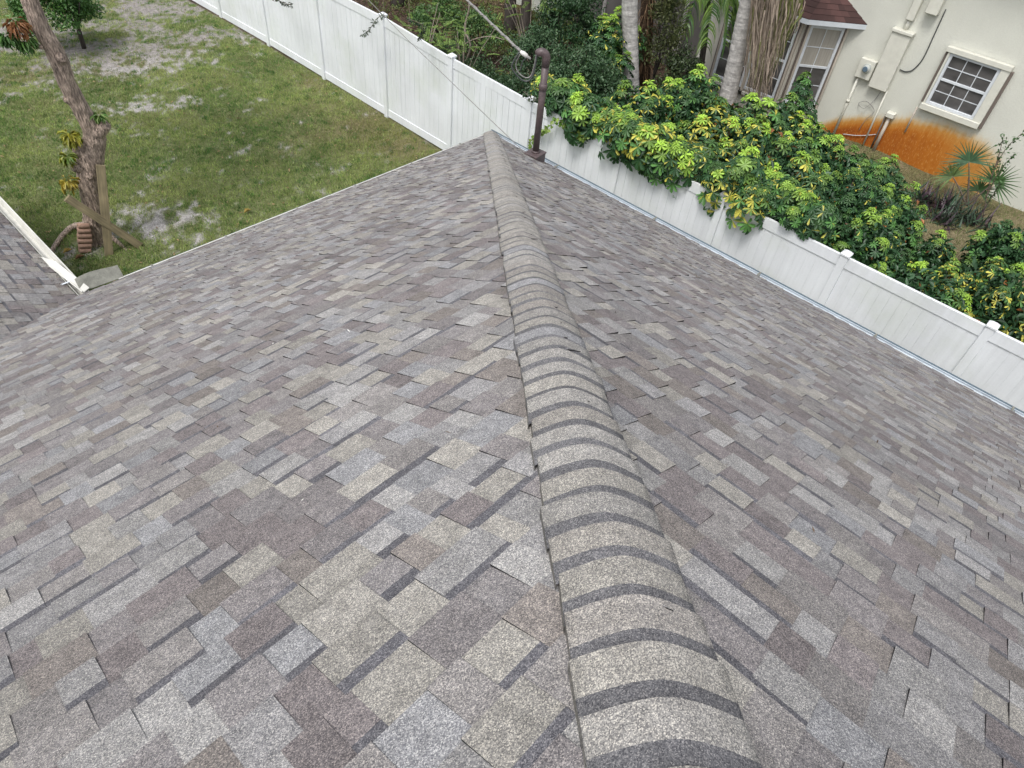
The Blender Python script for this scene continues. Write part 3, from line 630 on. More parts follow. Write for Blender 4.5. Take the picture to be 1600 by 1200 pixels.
# ------------------------------------------------------------------ service mast and cables
MX, MY = -.387, -1.452; MZ = EAVE - K * MX
mast = thing('service_mast', 'brown painted electrical service mast rising from the roof edge', 'mast', (MX, MY, MZ))
def rel(o, p): return np.array(p, dtype=float) - np.array(o.location)
bxm = MB(); Tb = Matrix.Rotation(math.radians(8), 4, 'Z')
bxm.box((-.15, -.125, -.12), (.135, .125, .115), T=Tb, b=.008); bxm.box((-.16, -.135, .098), (.145, .135, .128), T=Tb, b=.006); bxm.build('base_box', M_BROWN, mast)
loc = np.array([MX, MY, MZ])
side = unit(np.array([-.19, .24, 0.]))
TOPZ = 4.20 - MZ
pp = MB(); pp.tube([(0, 0, .05), (0, 0, TOPZ)], .056, 20); pp.build('pipe', M_BROWN, mast)
cp = MB(); zc = 3.76 - MZ; cp.tube([(0, 0, zc - .05), (0, 0, zc - .045), (0, 0, zc + .045), (0, 0, zc + .05)], [.058, .068, .068, .058], 20); cp.box((.04, -.02, zc - .03), (.085, .02, zc + .03), b=.004); cp.build('coupling', M_BROWN, mast)
wh = MB(); arc = [np.array([0, 0, TOPZ - .12])] + [side * .085 * (1 - math.cos(a)) + np.array([0, 0, TOPZ + .085 * math.sin(a)]) for a in np.linspace(0, 2.5, 9)]
wh.tube(arc, [.064] + [.066] * 6 + [.062, .058, .052], 18); wh.build('weatherhead', M_BROWN, mast)
ft = MB(); ft.tube([(.0, 0, .125), (0, 0, .16)], [.075, .06], 18); ft.build('flange', M_BROWN, mast)
hb = loc + side * .15 + np.array([0, 0, TOPZ + .045])
for j, (sx, dp) in enumerate(((0, 0), (.012, .16))):
    lp = MB(); off = np.array([sx, sx, 0])
    if j == 0: ps = [hb, facing(836, 105, loc), facing(831, 121, loc), facing(822, 127, loc), facing(811, 121, loc), facing(800, 106, loc), facing(803, 95, loc), facing(811, 82, loc)]
    else: ps = [facing(815, 82, loc), facing(823, 91, loc), facing(817, 96, loc), facing(813, 111, loc)]
    lp.tube([rel(mast, q + off) for q in bez(ps, 6)], .0125 if j == 0 else .009, 8); lp.build('drip_loop', M_DARKCABLE, mast)
lp = MB(); lp.tube([rel(mast, q) for q in bez([hb + side * .01, facing(834, 108, loc) + .02, facing(829, 122, loc) + .02, facing(820, 125, loc) + .025, facing(809, 116, loc) + .025, facing(806, 104, loc) + .03, facing(813, 84, loc)], 6)], .010, 8); lp.build('drip_loop', M_CABLE, mast)
e0 = facing(813, 80, loc); e1 = facing(829, 92, loc)
ins = MB(); ins.tube([rel(mast, e0), rel(mast, e0 + (e1 - e0) * .25), rel(mast, e0 + (e1 - e0) * .3), rel(mast, e0 + (e1 - e0) * .62), rel(mast, e0 + (e1 - e0) * .66), rel(mast, e1)], [.018, .035, .036, .033, .022, .014], 12)
ins.build('insulator', M_PORCELAIN, mast)
cable = MB(); q1 = ground_at(735, 10, 4.36); dirc = unit(q1 - e0); far = e0 + (q1 - e0) * 9 + np.array([0, 0, .9])
cpts = [e0 + (far - e0) * t + np.array([0, 0, -1.6 * t * (1 - t) * .35]) for t in np.linspace(0, 1, 40)]
cable.tube(cpts, .019, 8); tw = []
for i in range(240):
    t = i / 239 * .5; p = e0 + (far - e0) * t + np.array([0, 0, -1.6 * t * (1 - t) * .35]); a = i * .55; tw.append(p + .020 * np.array([math.cos(a), math.sin(a) * .3, math.sin(a)]))
cable.tube(tw, .010, 5)
tag(cable.build('service_cable', M_CABLE), 'thick grey overhead cable running up-left from the brown mast insulator', 'cable')
wi = MB(); w0 = np.array([MX - .13, MY + .12, MZ + .10]); w1 = ground_at(706, 129, 2.85); w2 = ground_at(603, 28, 3.25)
wi.tube(bez([w0, w1, w2, w2 + (w2 - w1) * 1.6 + np.array([0, 0, .12])], 12), .0065, 6)
tag(wi.build('guy_wire', M_CABLE), 'thin slack wire crossing in front of the white fence to the mast foot', 'wire')

# ------------------------------------------------------------------ white vinyl fence
fence = thing('vinyl_fence', 'long white vinyl privacy fence behind the lawn and the roof edge', 'fence', (1.9, 0, 0))
def fx(y): return float(np.interp(y, [-14, 2, 4, 8.4, 11.2, 24], [1.80, 1.82, 1.87, 2.0, 2.08, 2.14])) - 1.9
def fz(y): return float(np.interp(y, [-14, .6, 3.05, 5.5, 24], [2.27, 2.31, 2.39, 2.53, 2.58]))
FY = [-13.3, -10.98, -8.67, -6.36, -4.06, -1.76, .62, 3.05, 5.52, 8.36, 11.22, 13.9, 16.6, 19.3, 22.]
for i, y in enumerate(FY):
    x, z = fx(y), fz(y); p_ = MB(); p_.box((x - .066, y - .066, -.1), (x + .066, y + .066, z - .06), b=.006); po = p_.build('post', M_VINYL, fence)
    c_ = MB(); c_.box((x - .08, y - .08, z - .075), (x + .08, y + .08, z - .035), b=.006); zt = z - .035
    B4 = [(x - .074, y - .074, zt), (x + .074, y - .074, zt), (x + .074, y + .074, zt), (x - .074, y + .074, zt)]; ap = [(x - .03, y - .03, z), (x + .03, y - .03, z), (x + .03, y + .03, z), (x - .03, y + .03, z)]
    for k in range(4): c_.poly([B4[k], B4[(k + 1) % 4], ap[(k + 1) % 4], ap[k]])
    c_.poly(ap); c_.build('post_cap', M_VINYL, po)
for y0, y1 in zip(FY[:-1], FY[1:]):
    ya, yb = y0 + .062, y1 - .062; pa = MB(); zt0, zt1 = fz(y0) - .10, fz(y1) - .10; nb_ = 13
    def slab(mb, ya_, yb_, xa, xb, za, zb_, hw, bev=0.):          # an upright board between two heights at each end
        v = [(xa - hw, ya_, za[0]), (xa + hw, ya_, za[0]), (xb + hw, yb_, zb_[0]), (xb - hw, yb_, zb_[0]), (xa - hw, ya_, za[1]), (xa + hw, ya_, za[1]), (xb + hw, yb_, zb_[1]), (xb - hw, yb_, zb_[1])]
        i = len(mb.v); mb.v += v
        for f_ in [(3, 2, 1, 0), (4, 5, 6, 7), (0, 1, 5, 4), (1, 2, 6, 5), (2, 3, 7, 6), (3, 0, 4, 7)]: mb.face([i + k for k in f_])
    for k in range(nb_):
        u, v = k / nb_, (k + 1) / nb_; yu, yv = ya + (yb - ya) * u + .0035, ya + (yb - ya) * v - .0035; j = rnd.uniform(-.0015, .0015)
        zu, zv = zt0 + (zt1 - zt0) * u, zt0 + (zt1 - zt0) * v
        slab(pa, yu, yv, fx(yu) + j, fx(yv) + j, (.12, zu - .1), (.12, zv - .1), .011)
    slab(pa, ya, yb, fx(ya), fx(yb), (.10, zt0 - .12), (.10, zt1 - .12), .004)
    pan = pa.build('panel', M_VINYL, fence)
    ra = MB(); slab(ra, ya, yb, fx(ya), fx(yb), (zt0 - .19, zt0), (zt1 - .19, zt1), .026); ra.build('top_rail', M_VINYL, pan)
    ra = MB(); slab(ra, ya, yb, fx(ya), fx(yb), (.03, .22), (.03, .22), .026); ra.build('bottom_rail', M_VINYL, pan)

# ------------------------------------------------------------------ neighbour's cream house
nh_ = thing('cream_house', 'cream stucco house with a rust-stained wall beyond the fence', 'house', (11.35, -4, 0))
def hl(p): return (p[0] - 11.35, p[1] + 4, p[2])
ys = np.arange(-16, 0.51, .06); zs = np.arange(-.15, 5.61, .06); WY, WZ = np.meshgrid(ys, zs)
topY = [-6.9, -6.657, -6.115, -5.72, -5.122, -4.554, -3.982, -3.5, -3.084, -2.642, -2.329, -2.0]; topZ = [1.0, 1.22, 1.36, 1.38, 1.33, 1.18, 1.0, .82, .66, .44, .22, -.1]
tz = np.interp(WY, topY, topZ, left=-1, right=-1); dz = tz - WZ
edge = np.clip(dz / .55 + .35 + (vnoise(WY, WZ * .4, 3, 210, 4) - .5) * .45 * np.clip((WY + 7.5) / 3, 0.2, .6), 0, 1)
fade = np.interp(WY, [-7.2, -6.75, -6.2, -5.6, -4.7, -2.3], [0, .34, .48, .60, .76, .95])
rust = edge * fade * np.clip(.55 + np.clip(dz, 0, 1) * .8 + np.interp(WY, [-6, -3], [0, .25]), 0, 1.1)
ii = np.arange(WY.size).reshape(WY.shape); wf = np.stack([ii[:-1, 1:], ii[:-1, :-1], ii[1:, :-1], ii[1:, 1:]], -1)
yc, zc_ = (ys[:-1] + ys[1:]) / 2, (zs[:-1] + zs[1:]) / 2; YC, ZC = np.meshgrid(yc, zc_)
wv = np.stack([np.zeros(WY.size), WY.ravel() + 4, WZ.ravel()], -1)
wm_ = np_mesh('wall', wv, wf.reshape(-1, 4)); at_ = wm_.attributes.new('rust', 'FLOAT', 'POINT'); at_.data.foreach_set('value', rust.ravel().astype(np.float32))
link('wall', wm_, M_STUCCO, nh_)
w = MB(); w.box(hl((11.36, -16, -.1)), hl((20, 14, 5.6))); w.build('house_body', M_STUCCO, nh_)
rf = MB(); rf.poly([hl((10.6, -17, 5.45)), hl((10.6, 15, 5.45)), hl((15.7, 10, 7.6)), hl((15.7, -11, 7.6))]); rf.poly([hl((20.8, 15, 5.45)), hl((20.8, -17, 5.45)), hl((15.7, -11, 7.6)), hl((15.7, 10, 7.6))])
rf.poly([hl((10.6, 15, 5.45)), hl((20.8, 15, 5.45)), hl((15.7, 10, 7.6))]); rf.poly([hl((20.8, -17, 5.45)), hl((10.6, -17, 5.45)), hl((15.7, -11, 7.6))]); rf.poly([hl((10.6, -17, 5.44)), hl((20.8, -17, 5.44)), hl((20.8, 15, 5.44)), hl((10.6, 15, 5.44))])
rf.build('roof', mat('roof_red_brown', (.12, .06, .05), .9, noise=[(30, 3, .7, 1.3)]), nh_)

def muntins(mb, y0, y1, z0, z1, x, ny_, nz_, t=.016):
    for k in range(1, ny_):
        y = y0 + (y1 - y0) * k / ny_; mb.box((x - .014, y - t, z0), (x + .004, y + t, z1))
    for k in range(1, nz_):
        z = z0 + (z1 - z0) * k / nz_; mb.box((x - .012, y0, z - t), (x + .003, y1, z + t))
def window(parent, T, W_, H_, ny_, nz_, blind=False):
    """double-hung window in its own frame: origin bottom left, x out of the wall is -x, y runs along the wall"""
    w_ = MB()
    for lo, hi in [((-.05, -.07, -.07), (.02, 0, H_ + .07)), ((-.05, W_, -.07), (.02, W_ + .07, H_ + .07)), ((-.048, 0, H_), (.02, W_, H_ + .07)), ((-.06, 0, -.07), (.02, W_, 0))]: w_.box(lo, hi, T=T, b=.005)
    wo_ = w_.build('window', M_FRAME, parent)
    p_ = MB(); p_.poly([T @ Vector(q) for q in [(.0, 0, 0), (.0, W_, 0), (.0, W_, H_), (.0, 0, H_)]][::-1]); p_.build('pane', M_GLASS, wo_)
    if blind:
        p_ = MB(); p_.poly([T @ Vector(q) for q in [(-.004, 0, H_ * .5), (-.004, W_, H_ * .5), (-.004, W_, H_), (-.004, 0, H_)]][::-1]); p_.build('blind', M_BLIND, wo_)
    m_ = MB(); rail = MB()
    def bxT(lo, hi): m_.box(lo, hi, T=T)
    hm = H_ / 2
    for (za, zb_, xo) in ((0, hm - .025, -.012), (hm + .025, H_, -.018)):
        for k in range(1, ny_): bxT((xo, W_ * k / ny_ - .009, za), (xo + .02, W_ * k / ny_ + .009, zb_))
        for k in range(1, nz_): bxT((xo + .002, 0, za + (zb_ - za) * k / nz_ - .009), (xo + .022, W_, za + (zb_ - za) * k / nz_ + .009))
    m_.build('muntins', M_FRAME, wo_)
    rail.box((-.03, 0, hm - .03), (.01, W_, hm + .03), T=T, b=.004); rail.build('meeting_rail', M_FRAME, wo_)
    return wo_
# the right-hand window with its storm shutter tracks
Tw = Matrix.Translation(hl((11.30, -5.62, 1.66)))
wn = window(nh_, Tw, 1.05, 1.10, 3, 2)
hd = MB(); hd.box((-.11, -.28, 1.17), (.03, 1.24, 1.285), T=Tw, b=.006); hd.build('header_track', M_METER, wn)
sl = MB(); sl.box((-.12, -.27, -.22), (.03, 1.20, -.075), T=Tw, b=.01); sl.build('sill', M_METER, wn)
for yy, wd in ((-.275, .20), (1.122, .05)):
    tr = MB(); tr.box((-.085, yy, -.075), (.03, yy + wd, 1.168), T=Tw, b=.005); tr.build('side_track', M_METER, wn)
tr = MB(); tr.box((-.06, -.34, -.20), (.03, -.28, 1.16), T=Tw); tr.build('track_edge', M_BROWN_TRIM, wn)
tr = MB(); tr.box((-.05, 1.19, -.07), (.03, 1.235, 1.165), T=Tw); tr.build('track_edge', M_BROWN_TRIM, wn)
# meter, panel, conduits, cables on the wall
mt = MB(); mt.box(hl((11.21, -2.97, 1.62)), hl((11.349, -2.56, 2.10)), b=.012); mo = mt.build('meter_box', M_METER, nh_)
mm = MB(); c0 = np.array(hl((11.21, -2.80, 1.90))); mm.tube([c0, c0 + [-.03, 0, 0], c0 + [-.032, 0, 0], c0 + [-.10, 0, 0], c0 + [-.115, 0, 0]], [.115, .115, .09, .088, .06], 20, smooth=False); mm.build('meter_ring', mat('meter_grey', (.48, .50, .47), .4), mo)
mm = MB(); mm.tube([c0 + [-.116, 0, 0], c0 + [-.13, 0, 0]], [.07, .06], 16, smooth=False); mm.build('meter_dial', mat('meter_dial_dark', (.12, .17, .22), .2), mo)
pn_ = MB(); pn_.box(hl((11.17, -3.50, 1.52)), hl((11.349, -3.02, 2.93)), b=.012); pno = pn_.build('electrical_panel', M_METER, nh_)
pl = MB(); pl.box(hl((11.13, -3.53, 2.90)), hl((11.349, -2.99, 2.97)), b=.008); pl.build('panel_hood', M_METER, pno)
def pipe(name, pts, r, m=M_METER, n=10):
    t_ = MB(); t_.tube([hl(p) for p in pts], r, n); return t_.build(name, m, nh_)
pipe('conduit', [(11.30, -2.66, 1.63), (11.30, -2.66, -.02)], .035)
pipe('conduit_coupling', [(11.30, -2.66, .93), (11.30, -2.66, 1.0)], .047)
pipe('conduit', [(11.31, -3.49, 1.52), (11.31, -3.53, .05)], .024)
pipe('conduit', [(11.30, -3.26, 2.96), (11.30, -3.26, 3.22)], .05)
pb = MB(); pb.box(hl((11.20, -3.36, 3.20)), hl((11.349, -3.17, 3.85)), b=.02); pb.build('wall_duct', M_METER, nh_)
fl_ = MB(); fl_.box(hl((11.13, -3.83, 3.47)), hl((11.349, -3.54, 3.95)), b=.015); fl_.build('utility_box', M_METER, nh_)
pipe('stub_pipe', [(11.26, -3.86, -.02), (11.26, -3.86, 1.0)], .045, M_SHUTTER)
cp2 = MB(); cp2.box(hl((11.17, -3.97, .96)), hl((11.349, -3.75, 1.10)), b=.02); cp2.build('pipe_cap', M_METER, nh_)
pipe('conduit', [(11.31, -3.74, .98), (11.31, -3.76, .0)], .022, M_BROWN_TRIM)
pipe('conduit', [(11.32, -4.36, 1.40), (11.32, -4.37, .74)], .022, M_SHUTTER)
pipe('wall_cable', bez([(11.33, -3.92, 3.62), (11.33, -3.94, 3.0), (11.33, -3.95, 2.5), (11.33, -3.86, 2.2), (11.33, -3.72, 2.09), (11.33, -3.55, 2.09)], 8), .014, M_DARKCABLE, 8)
pipe('thin_cable', bez([(11.325, -2.9, .10), (11.32, -3.2, .18), (11.32, -3.5, .30), (11.32, -3.72, .42)], 8), .009, M_FRAME, 6)
pipe('thin_cable', bez([(11.32, -3.35, 1.45), (11.28, -3.3, 1.2), (11.25, -3.15, .95), (11.30, -2.95, 1.0), (11.28, -3.15, 1.12), (11.3, -3.42, .95), (11.3, -3.3, .65), (11.32, -3.25, .35)], 8), .007, M_CABLE, 6)
# bay window
BA, BB, BC_, BD = (11.35, -1.93), (10.6, -1.05), (10.6, 1.25), (11.35, 2.1)
M_BAY = mat('bay_cream', (.58, .55, .48), .7, noise=[(4, 4, .9, 1.05)])
bw = MB()
for (p, q) in ((BA, BB), (BB, BC_), (BC_, BD)):
    bw.poly([hl((q[0], q[1], -.1)), hl((p[0], p[1], -.1)), hl((p[0], p[1], 2.75)), hl((q[0], q[1], 2.75))][::-1])
bay = bw.build('bay', M_BAY, nh_)
def facet(p, q):                                # frame whose -x looks out of the facet, y runs from p to q
    p, q = Vector((*p, 0)), Vector((*q, 0)); y = (q - p).normalized(); x = y.cross(Vector((0, 0, 1))); L_ = (q - p).length
    m_ = Matrix(((x.x, y.x, 0, 0), (x.y, y.y, 0, 0), (0, 0, 1, 0), (0, 0, 0, 1))); o = Matrix.Translation(Vector(hl((p.x, p.y, 0)))); return o @ m_, L_
for (p, q, nwin) in ((BA, BB, 1), (BB, BC_, 2)):
    Tf, L_ = facet(p, q)
    marg = .20; ww = (L_ - marg * (nwin + 1)) / nwin
    for k in range(nwin):
        T2 = Tf @ Matrix.Translation((-.022, marg + k * (ww + marg), .62)); wb = window(nh_, T2, ww, 1.92, 2, 2, nwin == 1)
        for yy in (-.165, ww + .075):
            tr = MB(); tr.box((-.06, yy, -.14), (.02, yy + .05, 1.99), T=T2, b=.004); tr.build('side_track', M_SHUTTER, wb)
        for yy in (-.112, ww + .128):
            tr = MB(); tr.box((-.04, yy + .003, -.14), (.015, yy + .034, 1.985), T=T2); tr.build('track_edge', M_BROWN_TRIM, wb)
        sl = MB(); sl.box((-.09, -.17, -.22), (.02, ww + .17, -.142), T=T2, b=.006); sl.build('sill', M_METER, wb)
br = MB(); Ev = [(11.35, -2.32, 2.80), (10.28, -1.20, 2.80), (10.28, 1.40, 2.80), (11.35, 2.5, 2.80)]; Rv = [(11.35, -1.05, 3.50), (11.35, 1.25, 3.50)]
def shingled(mb, e0, e1, r0, r1, rows, seed):
    r = random.Random(seed); e0, e1, r0, r1 = [np.array(hl(p)) for p in (e0, e1, r0, r1)]
    for i in range(rows):
        a, b = i / rows, (i + 1) / rows; L0, L1 = e0 + (r0 - e0) * a, e1 + (r1 - e1) * a; U0, U1 = e0 + (r0 - e0) * b, e1 + (r1 - e1) * b
        n = max(1, int(np.linalg.norm(L1 - L0) / .26)); cut = np.cumsum([0] + [r.uniform(.6, 1.4) for _ in range(n)]); cut /= cut[-1]
        for k in range(n):
            s, t = cut[k], cut[k + 1]; up = np.array([0, 0, .012]); c = np.array([.062, .030, .027]) * r.uniform(.7, 1.45)
            P = [L0 + (L1 - L0) * s + up, L0 + (L1 - L0) * t + up, U0 + (U1 - U0) * t, U0 + (U1 - U0) * s]; mb.poly(P, tuple(c)); mb.poly([P[0] - up * 1.2, P[1] - up * 1.2, P[1], P[0]], tuple(c * .6))
shingled(br, Ev[0], Ev[1], Rv[0], Rv[0], 7, 3); shingled(br, Ev[1], Ev[2], Rv[0], Rv[1], 7, 4); shingled(br, Ev[2], Ev[3], Rv[1], Rv[1], 7, 5)
bro = br.build('bay_roof', M_REDROOF, nh_)
fa = MB()
for p, q in zip(Ev[:-1], Ev[1:]):
    p, q = np.array(hl(p)), np.array(hl(q)); d_ = np.array([0, 0, -.12]); fa.poly([p, q, q + d_, p + d_]); fa.poly([p + [.02, 0, -.02], p + d_ + [.02, 0, 0], q + d_ + [.02, 0, 0], q + [.02, 0, -.02]])
d_ = np.array([0, 0, -.11]); fa.poly([np.array(hl(p)) + d_ for p in Ev]); fa.build('fascia', M_WHITE, bro)
# dark flat panel and grey posts set on the wall left of the bay
pr = MB()
for y in (2.9, 4.4, 5.9, 7.4): pr.box(hl((11.28, y - .06, 0)), hl((11.355, y + .06, 2.75)), b=.006)
pr.box(hl((11.27, 2.5, 2.6)), hl((11.355, 7.5, 2.78))); pr.build('panel_frame', mat('panel_frame_grey', (.30, .28, .27), .6, noise=[((4, 4, .7), 4, .7, 1.2)]), nh_)
pr = MB(); pr.poly([hl((11.33, 7.5, 0)), hl((11.33, 2.2, 0)), hl((11.33, 2.2, 2.7)), hl((11.33, 7.5, 2.7))]); pr.build('dark_panel', M_DARK_PANEL, nh_)
pr = MB(); pr.tube([hl((11.22, 1.9, 0)), hl((11.22, 1.9, 4))], .045, 10); pr.build('downspout', M_FRAME, nh_)

# ------------------------------------------------------------------ leaning tree on the lawn with its props
tb = ground_at(152, 375); tree = thing('leaning_tree', 'leaning bare-trunked tree with cut knots and yellow shoots on the lawn', 'tree', (tb[0], tb[1], 0))
cen = [(150, 380, .30), (150, 368, .245), (148, 345, .215), (146, 320, .205), (141, 290, .205), (139, 268, .225), (141, 245, .235), (147, 222, .20), (147, 207, .185), (136, 187, .160), (121, 160, .152), (105, 130, .15), (97, 108, .148), (91, 92, .155), (80, 70, .142), (65, 46, .14), (54, 20, .136), (46, 0, .133), (33, -50, .125), (20, -105, .115), (0, -170, .10)]
path = [rel(tree, facing(x, y, tb)) for x, y, r in cen]; path[0][2] = -.08
P2 = bez(path, 4); rr = np.interp(np.linspace(0, len(cen) - 1, len(P2)), np.arange(len(cen)), [c[2] for c in cen])
trk = MB(); trk.tube(P2, list(rr * .93), 22, jitter=.10)
def knot(mb, px, py, out_r, r0, L_, hollow=True, toward=.1):
    c = rel(tree, facing(px, py, tb, toward)); base = rel(tree, facing(*out_r, tb)); d = unit(c - base)
    mb.tube([c - d * r0 * 1.2, c - d * .02, c + d * L_ * .6, c + d * L_, c + d * (L_ - .01)], [r0 * 1.5, r0 * 1.2, r0 * 1.02, r0 * .92, r0 * .62], 14, jitter=.14, cap=False)
    if hollow: mb.tube([c + d * (L_ - .012), c + d * (L_ - .07)], [r0 * .62, r0 * .35], 14, c=(.12, .1, .09), jitter=.1)
    else: mb.tube([c + d * (L_ - .012), c + d * L_], [r0 * .62, r0 * .2], 14, c=(1.3, 1.2, 1.1), jitter=.2)
knot(trk, 160, 200, (148, 210), .095, .12); knot(trk, 95, 91, (91, 95), .075, .05, True, .13); knot(trk, 122, 236, (140, 240), .085, .06, False, .05); knot(trk, 140, 275, (139, 272), .055, .03, True, .21); knot(trk, 104, 155, (118, 158), .06, .03, False, .05); knot(trk, 62, 73, (80, 74), .03, .05, False, .03); knot(trk, 118, 262, (138, 262), .07, .05, False, .08)
trk.build('trunk', M_BARK, tree)
rt = MB()
for pts, r0 in (([(140, 365), (116, 354), (100, 366), (86, 384), (72, 402)], .075), ([(165, 372), (186, 380), (200, 392)], .05)):
    q = [rel(tree, ground_at(x, y, .03)) for x, y in pts]; q[0][2] = .22; q[-1][2] = -.03; q = bez(q, 5)
    rt.tube(q, list(np.linspace(r0, r0 * .45, len(q))), 10, jitter=.12)
rt.build('root', M_BARK, tree)
def sprig(parent, c, seed, n, size, cA, cB, droop=.6, name='leaf_shoot', spread=1., W_=.28):
    g = np.random.default_rng(seed); bag = LeafBag(); d = unit(g.normal(0, 1, (n, 3)) * np.array([1, 1, .6])); b = np.tile(np.array(c, dtype=float), (n, 1)) + d * size * .35 * spread * g.random((n, 1))
    t = g.random((n, 1)); col = np.array(cA) * (1 - t) + np.array(cB) * t
    dd = d + np.array([0, 0, -droop]); bag.leaves(b, dd, np.tile([0, 0, 1.], (n, 1)) + g.normal(0, .3, (n, 3)), size * g.uniform(.6, 1.1, n), size * W_ * g.uniform(.7, 1.1, n), col, droop=.5)
    return link(name, bag.mesh(name), M_LEAF, parent)
for i, (px, py, n, s_, cA, cB) in enumerate([(110, 212, 46, .21, (.42, .38, .05), (.30, .33, .05)), (106, 245, 30, .17, (.36, .36, .05), (.09, .2, .04)), (106, 284, 30, .20, (.52, .40, .08), (.40, .36, .06)), (155, 181, 24, .16, (.10, .24, .05), (.25, .34, .09)), (26, 40, 60, .17, (.42, .19, .07), (.30, .16, .08)), (40, 66, 44, .18, (.08, .2, .04), (.14, .26, .07)), (10, 58, 40, .18, (.06, .15, .035), (.1, .22, .05))]):
    sprig(tree, rel(tree, facing(px, py, tb, .12)), 300 + i, int(n * 2.2), s_ * .9, cA, cB, droop=.9, spread=2.6 if i == 4 else 1.6, W_=.16 if i == 4 else .24)
crown = LeafBag(); g = np.random.default_rng(77); C0 = path[-1]
lb = MB()
for k in range(60):
    cc = C0 + np.array([g.uniform(-2.6, 1.6), g.uniform(-.5, 3.6), g.uniform(.9, 3.2)]); m = 90
    p = cc + g.normal(0, .28, (m, 3)); t = g.random((m, 1))
    crown.leaves(p, g.normal(0, 1, (m, 3)) - [0, 0, .4], g.normal(0, .4, (m, 3)) + [0, 0, 1], g.uniform(.10, .17, m), .05, np.array([.045, .12, .03]) * (1 - t) + np.array([.12, .22, .05]) * t, droop=.4)
    if k % 6 == 0: lb.tube(bez([C0 - [0, 0, .1], C0 + (cc - C0) * .5 + [0, 0, .15], cc], 4), list(np.linspace(.07, .015, 9)), 7)
lb.build('limbs', M_BARK, tree); link('crown', crown.mesh('crown'), M_LEAF, tree)
# props: two boards and a scalloped edging block
def board(name, a, b, wid, th, label):
    a, b = Vector(a), Vector(b); L_ = (b - a).length; d = (b - a).normalized(); view = (Vector(CAM) - a); view = (view - d * view.dot(d)).normalized(); s_ = d.cross(view)
    o = MB(); o.box((-wid / 2, -th / 2, 0), (wid / 2, th / 2, L_), b=.004); ob = o.build(name, M_WOOD)
    ob.matrix_world = Matrix(((s_.x, view.x, d.x, a.x), (s_.y, view.y, d.y, a.y), (s_.z, view.z, d.z, a.z), (0, 0, 0, 1))); return tag(ob, label, 'board', 'boards propped at the leaning tree')
board('wooden_board', ground_at(171, 403, -.05), facing(157, 258, tb, .27), .15, .07, 'upright weathered board leaning steeply against the right of the tree trunk')
board('wooden_board', ground_at(219, 384, .02), facing(104, 309, tb, .40), .14, .08, 'slanting weathered board crossing in front of the tree trunk')
eb = MB(); b0 = facing(130, 387, tb, .34); b0[2] = 0; view = unit(np.array([CAM[0] - b0[0], CAM[1] - b0[1], 0])); sd_ = np.array([-view[1], view[0], 0])
Rt = Matrix(((sd_[0], view[0], 0, 0), (sd_[1], view[1], 0, 0), (0, 0, 1, 0), (0, 0, 0, 1))) @ Matrix.Rotation(math.radians(17), 4, 'Y') @ Matrix.Rotation(math.radians(10), 4, 'X')
for k in range(6):
    z = .045 + k * .097; wv_ = .125 - .012 * abs(k - 2.5)
    eb.tube([Rt @ Vector((-wv_, 0, z)), Rt @ Vector((-wv_ + .012, 0, z)), Rt @ Vector((wv_ - .012, 0, z)), Rt @ Vector((wv_, 0, z))], [.042, .052, .052, .042], 12)
eb.box((-.105, -.07, 0), (.105, -.01, .56), T=Rt, b=.01)
ebo = eb.build('edging_block', M_TERRA); ebo.location = tuple(b0); tag(ebo, 'terracotta scalloped edging block propped upright against the tree base', 'edging block')

# ------------------------------------------------------------------ other plants
def leaf_cloud(seed, centres, rad, n, size, cA, cB, W_=.5, flat=.5, droop=.3):
    g = np.random.default_rng(seed); bag = LeafBag()
    for c in centres:
        u = unit(g.normal(0, 1, (n, 3))) * (g.random((n, 1)) ** .45); p = np.array(c) + u * np.array(rad)
        t = g.random((n, 1)) * (g.random() * .6 + .4); bag.leaves(p, g.normal(0, 1, (n, 3)) - [0, 0, .35], g.normal(0, flat, (n, 3)) + [0, 0, 1.], size * g.uniform(.6, 1.2, n), size * W_ * g.uniform(.8, 1.1, n), np.array(cA) * (1 - t) + np.array(cB) * t, droop=droop)
    return bag
def dome(seed, n, r, h0, h1):
    g = np.random.default_rng(seed); u = unit(g.normal(0, 1, (n, 3))); u[:, 2] = np.abs(u[:, 2]) * 1.2 - .25; s_ = g.uniform(.55, 1., (n, 1)); return u * s_ * np.array([r, r, (h1 - h0) / 2]) + [0, 0, (h0 + h1) / 2]
def plant(name, label, cat, x, y, bag, trunk=None, tm=M_DBARK, group=None, part='foliage', m=M_LEAF):
    t = thing(name, label, cat, (x, y, 0), group)
    if bag is not None: link(part, bag.mesh(part), m, t)
    if trunk is not None: trunk.build('trunk', tm, t)
    return t
def forked(h, n, seed, r=.05, sp=.5):
    g = random.Random(seed); mb = MB(); mb.tube([(0, 0, -.1), (.03, .02, h * .35), (.02, .05, h * .45)], [r * 1.25, r, r * .9], 9, jitter=.1)
    for k in range(n):
        a = k * 2.4 + g.random(); mb.tube(bez([(.02, .03, h * .38), (math.cos(a) * sp * .5, math.sin(a) * sp * .5, h * .68), (math.cos(a) * sp, math.sin(a) * sp, h)], 4), list(np.linspace(r * .7, r * .2, 9)), 6)
    return mb
c = ground_at(131, 74)
plant('young_tree', 'small dark leafy tree on bare soil at the upper left of the lawn', 'tree', c[0], c[1], leaf_cloud(41, dome(1, 85, 1.05, .05, 1.9) + np.array([-.30, .25, 0]), (.26, .26, .2), 75, .12, (.040, .11, .028), (.12, .25, .05)), forked(1.3, 6, 2, .055, .6))
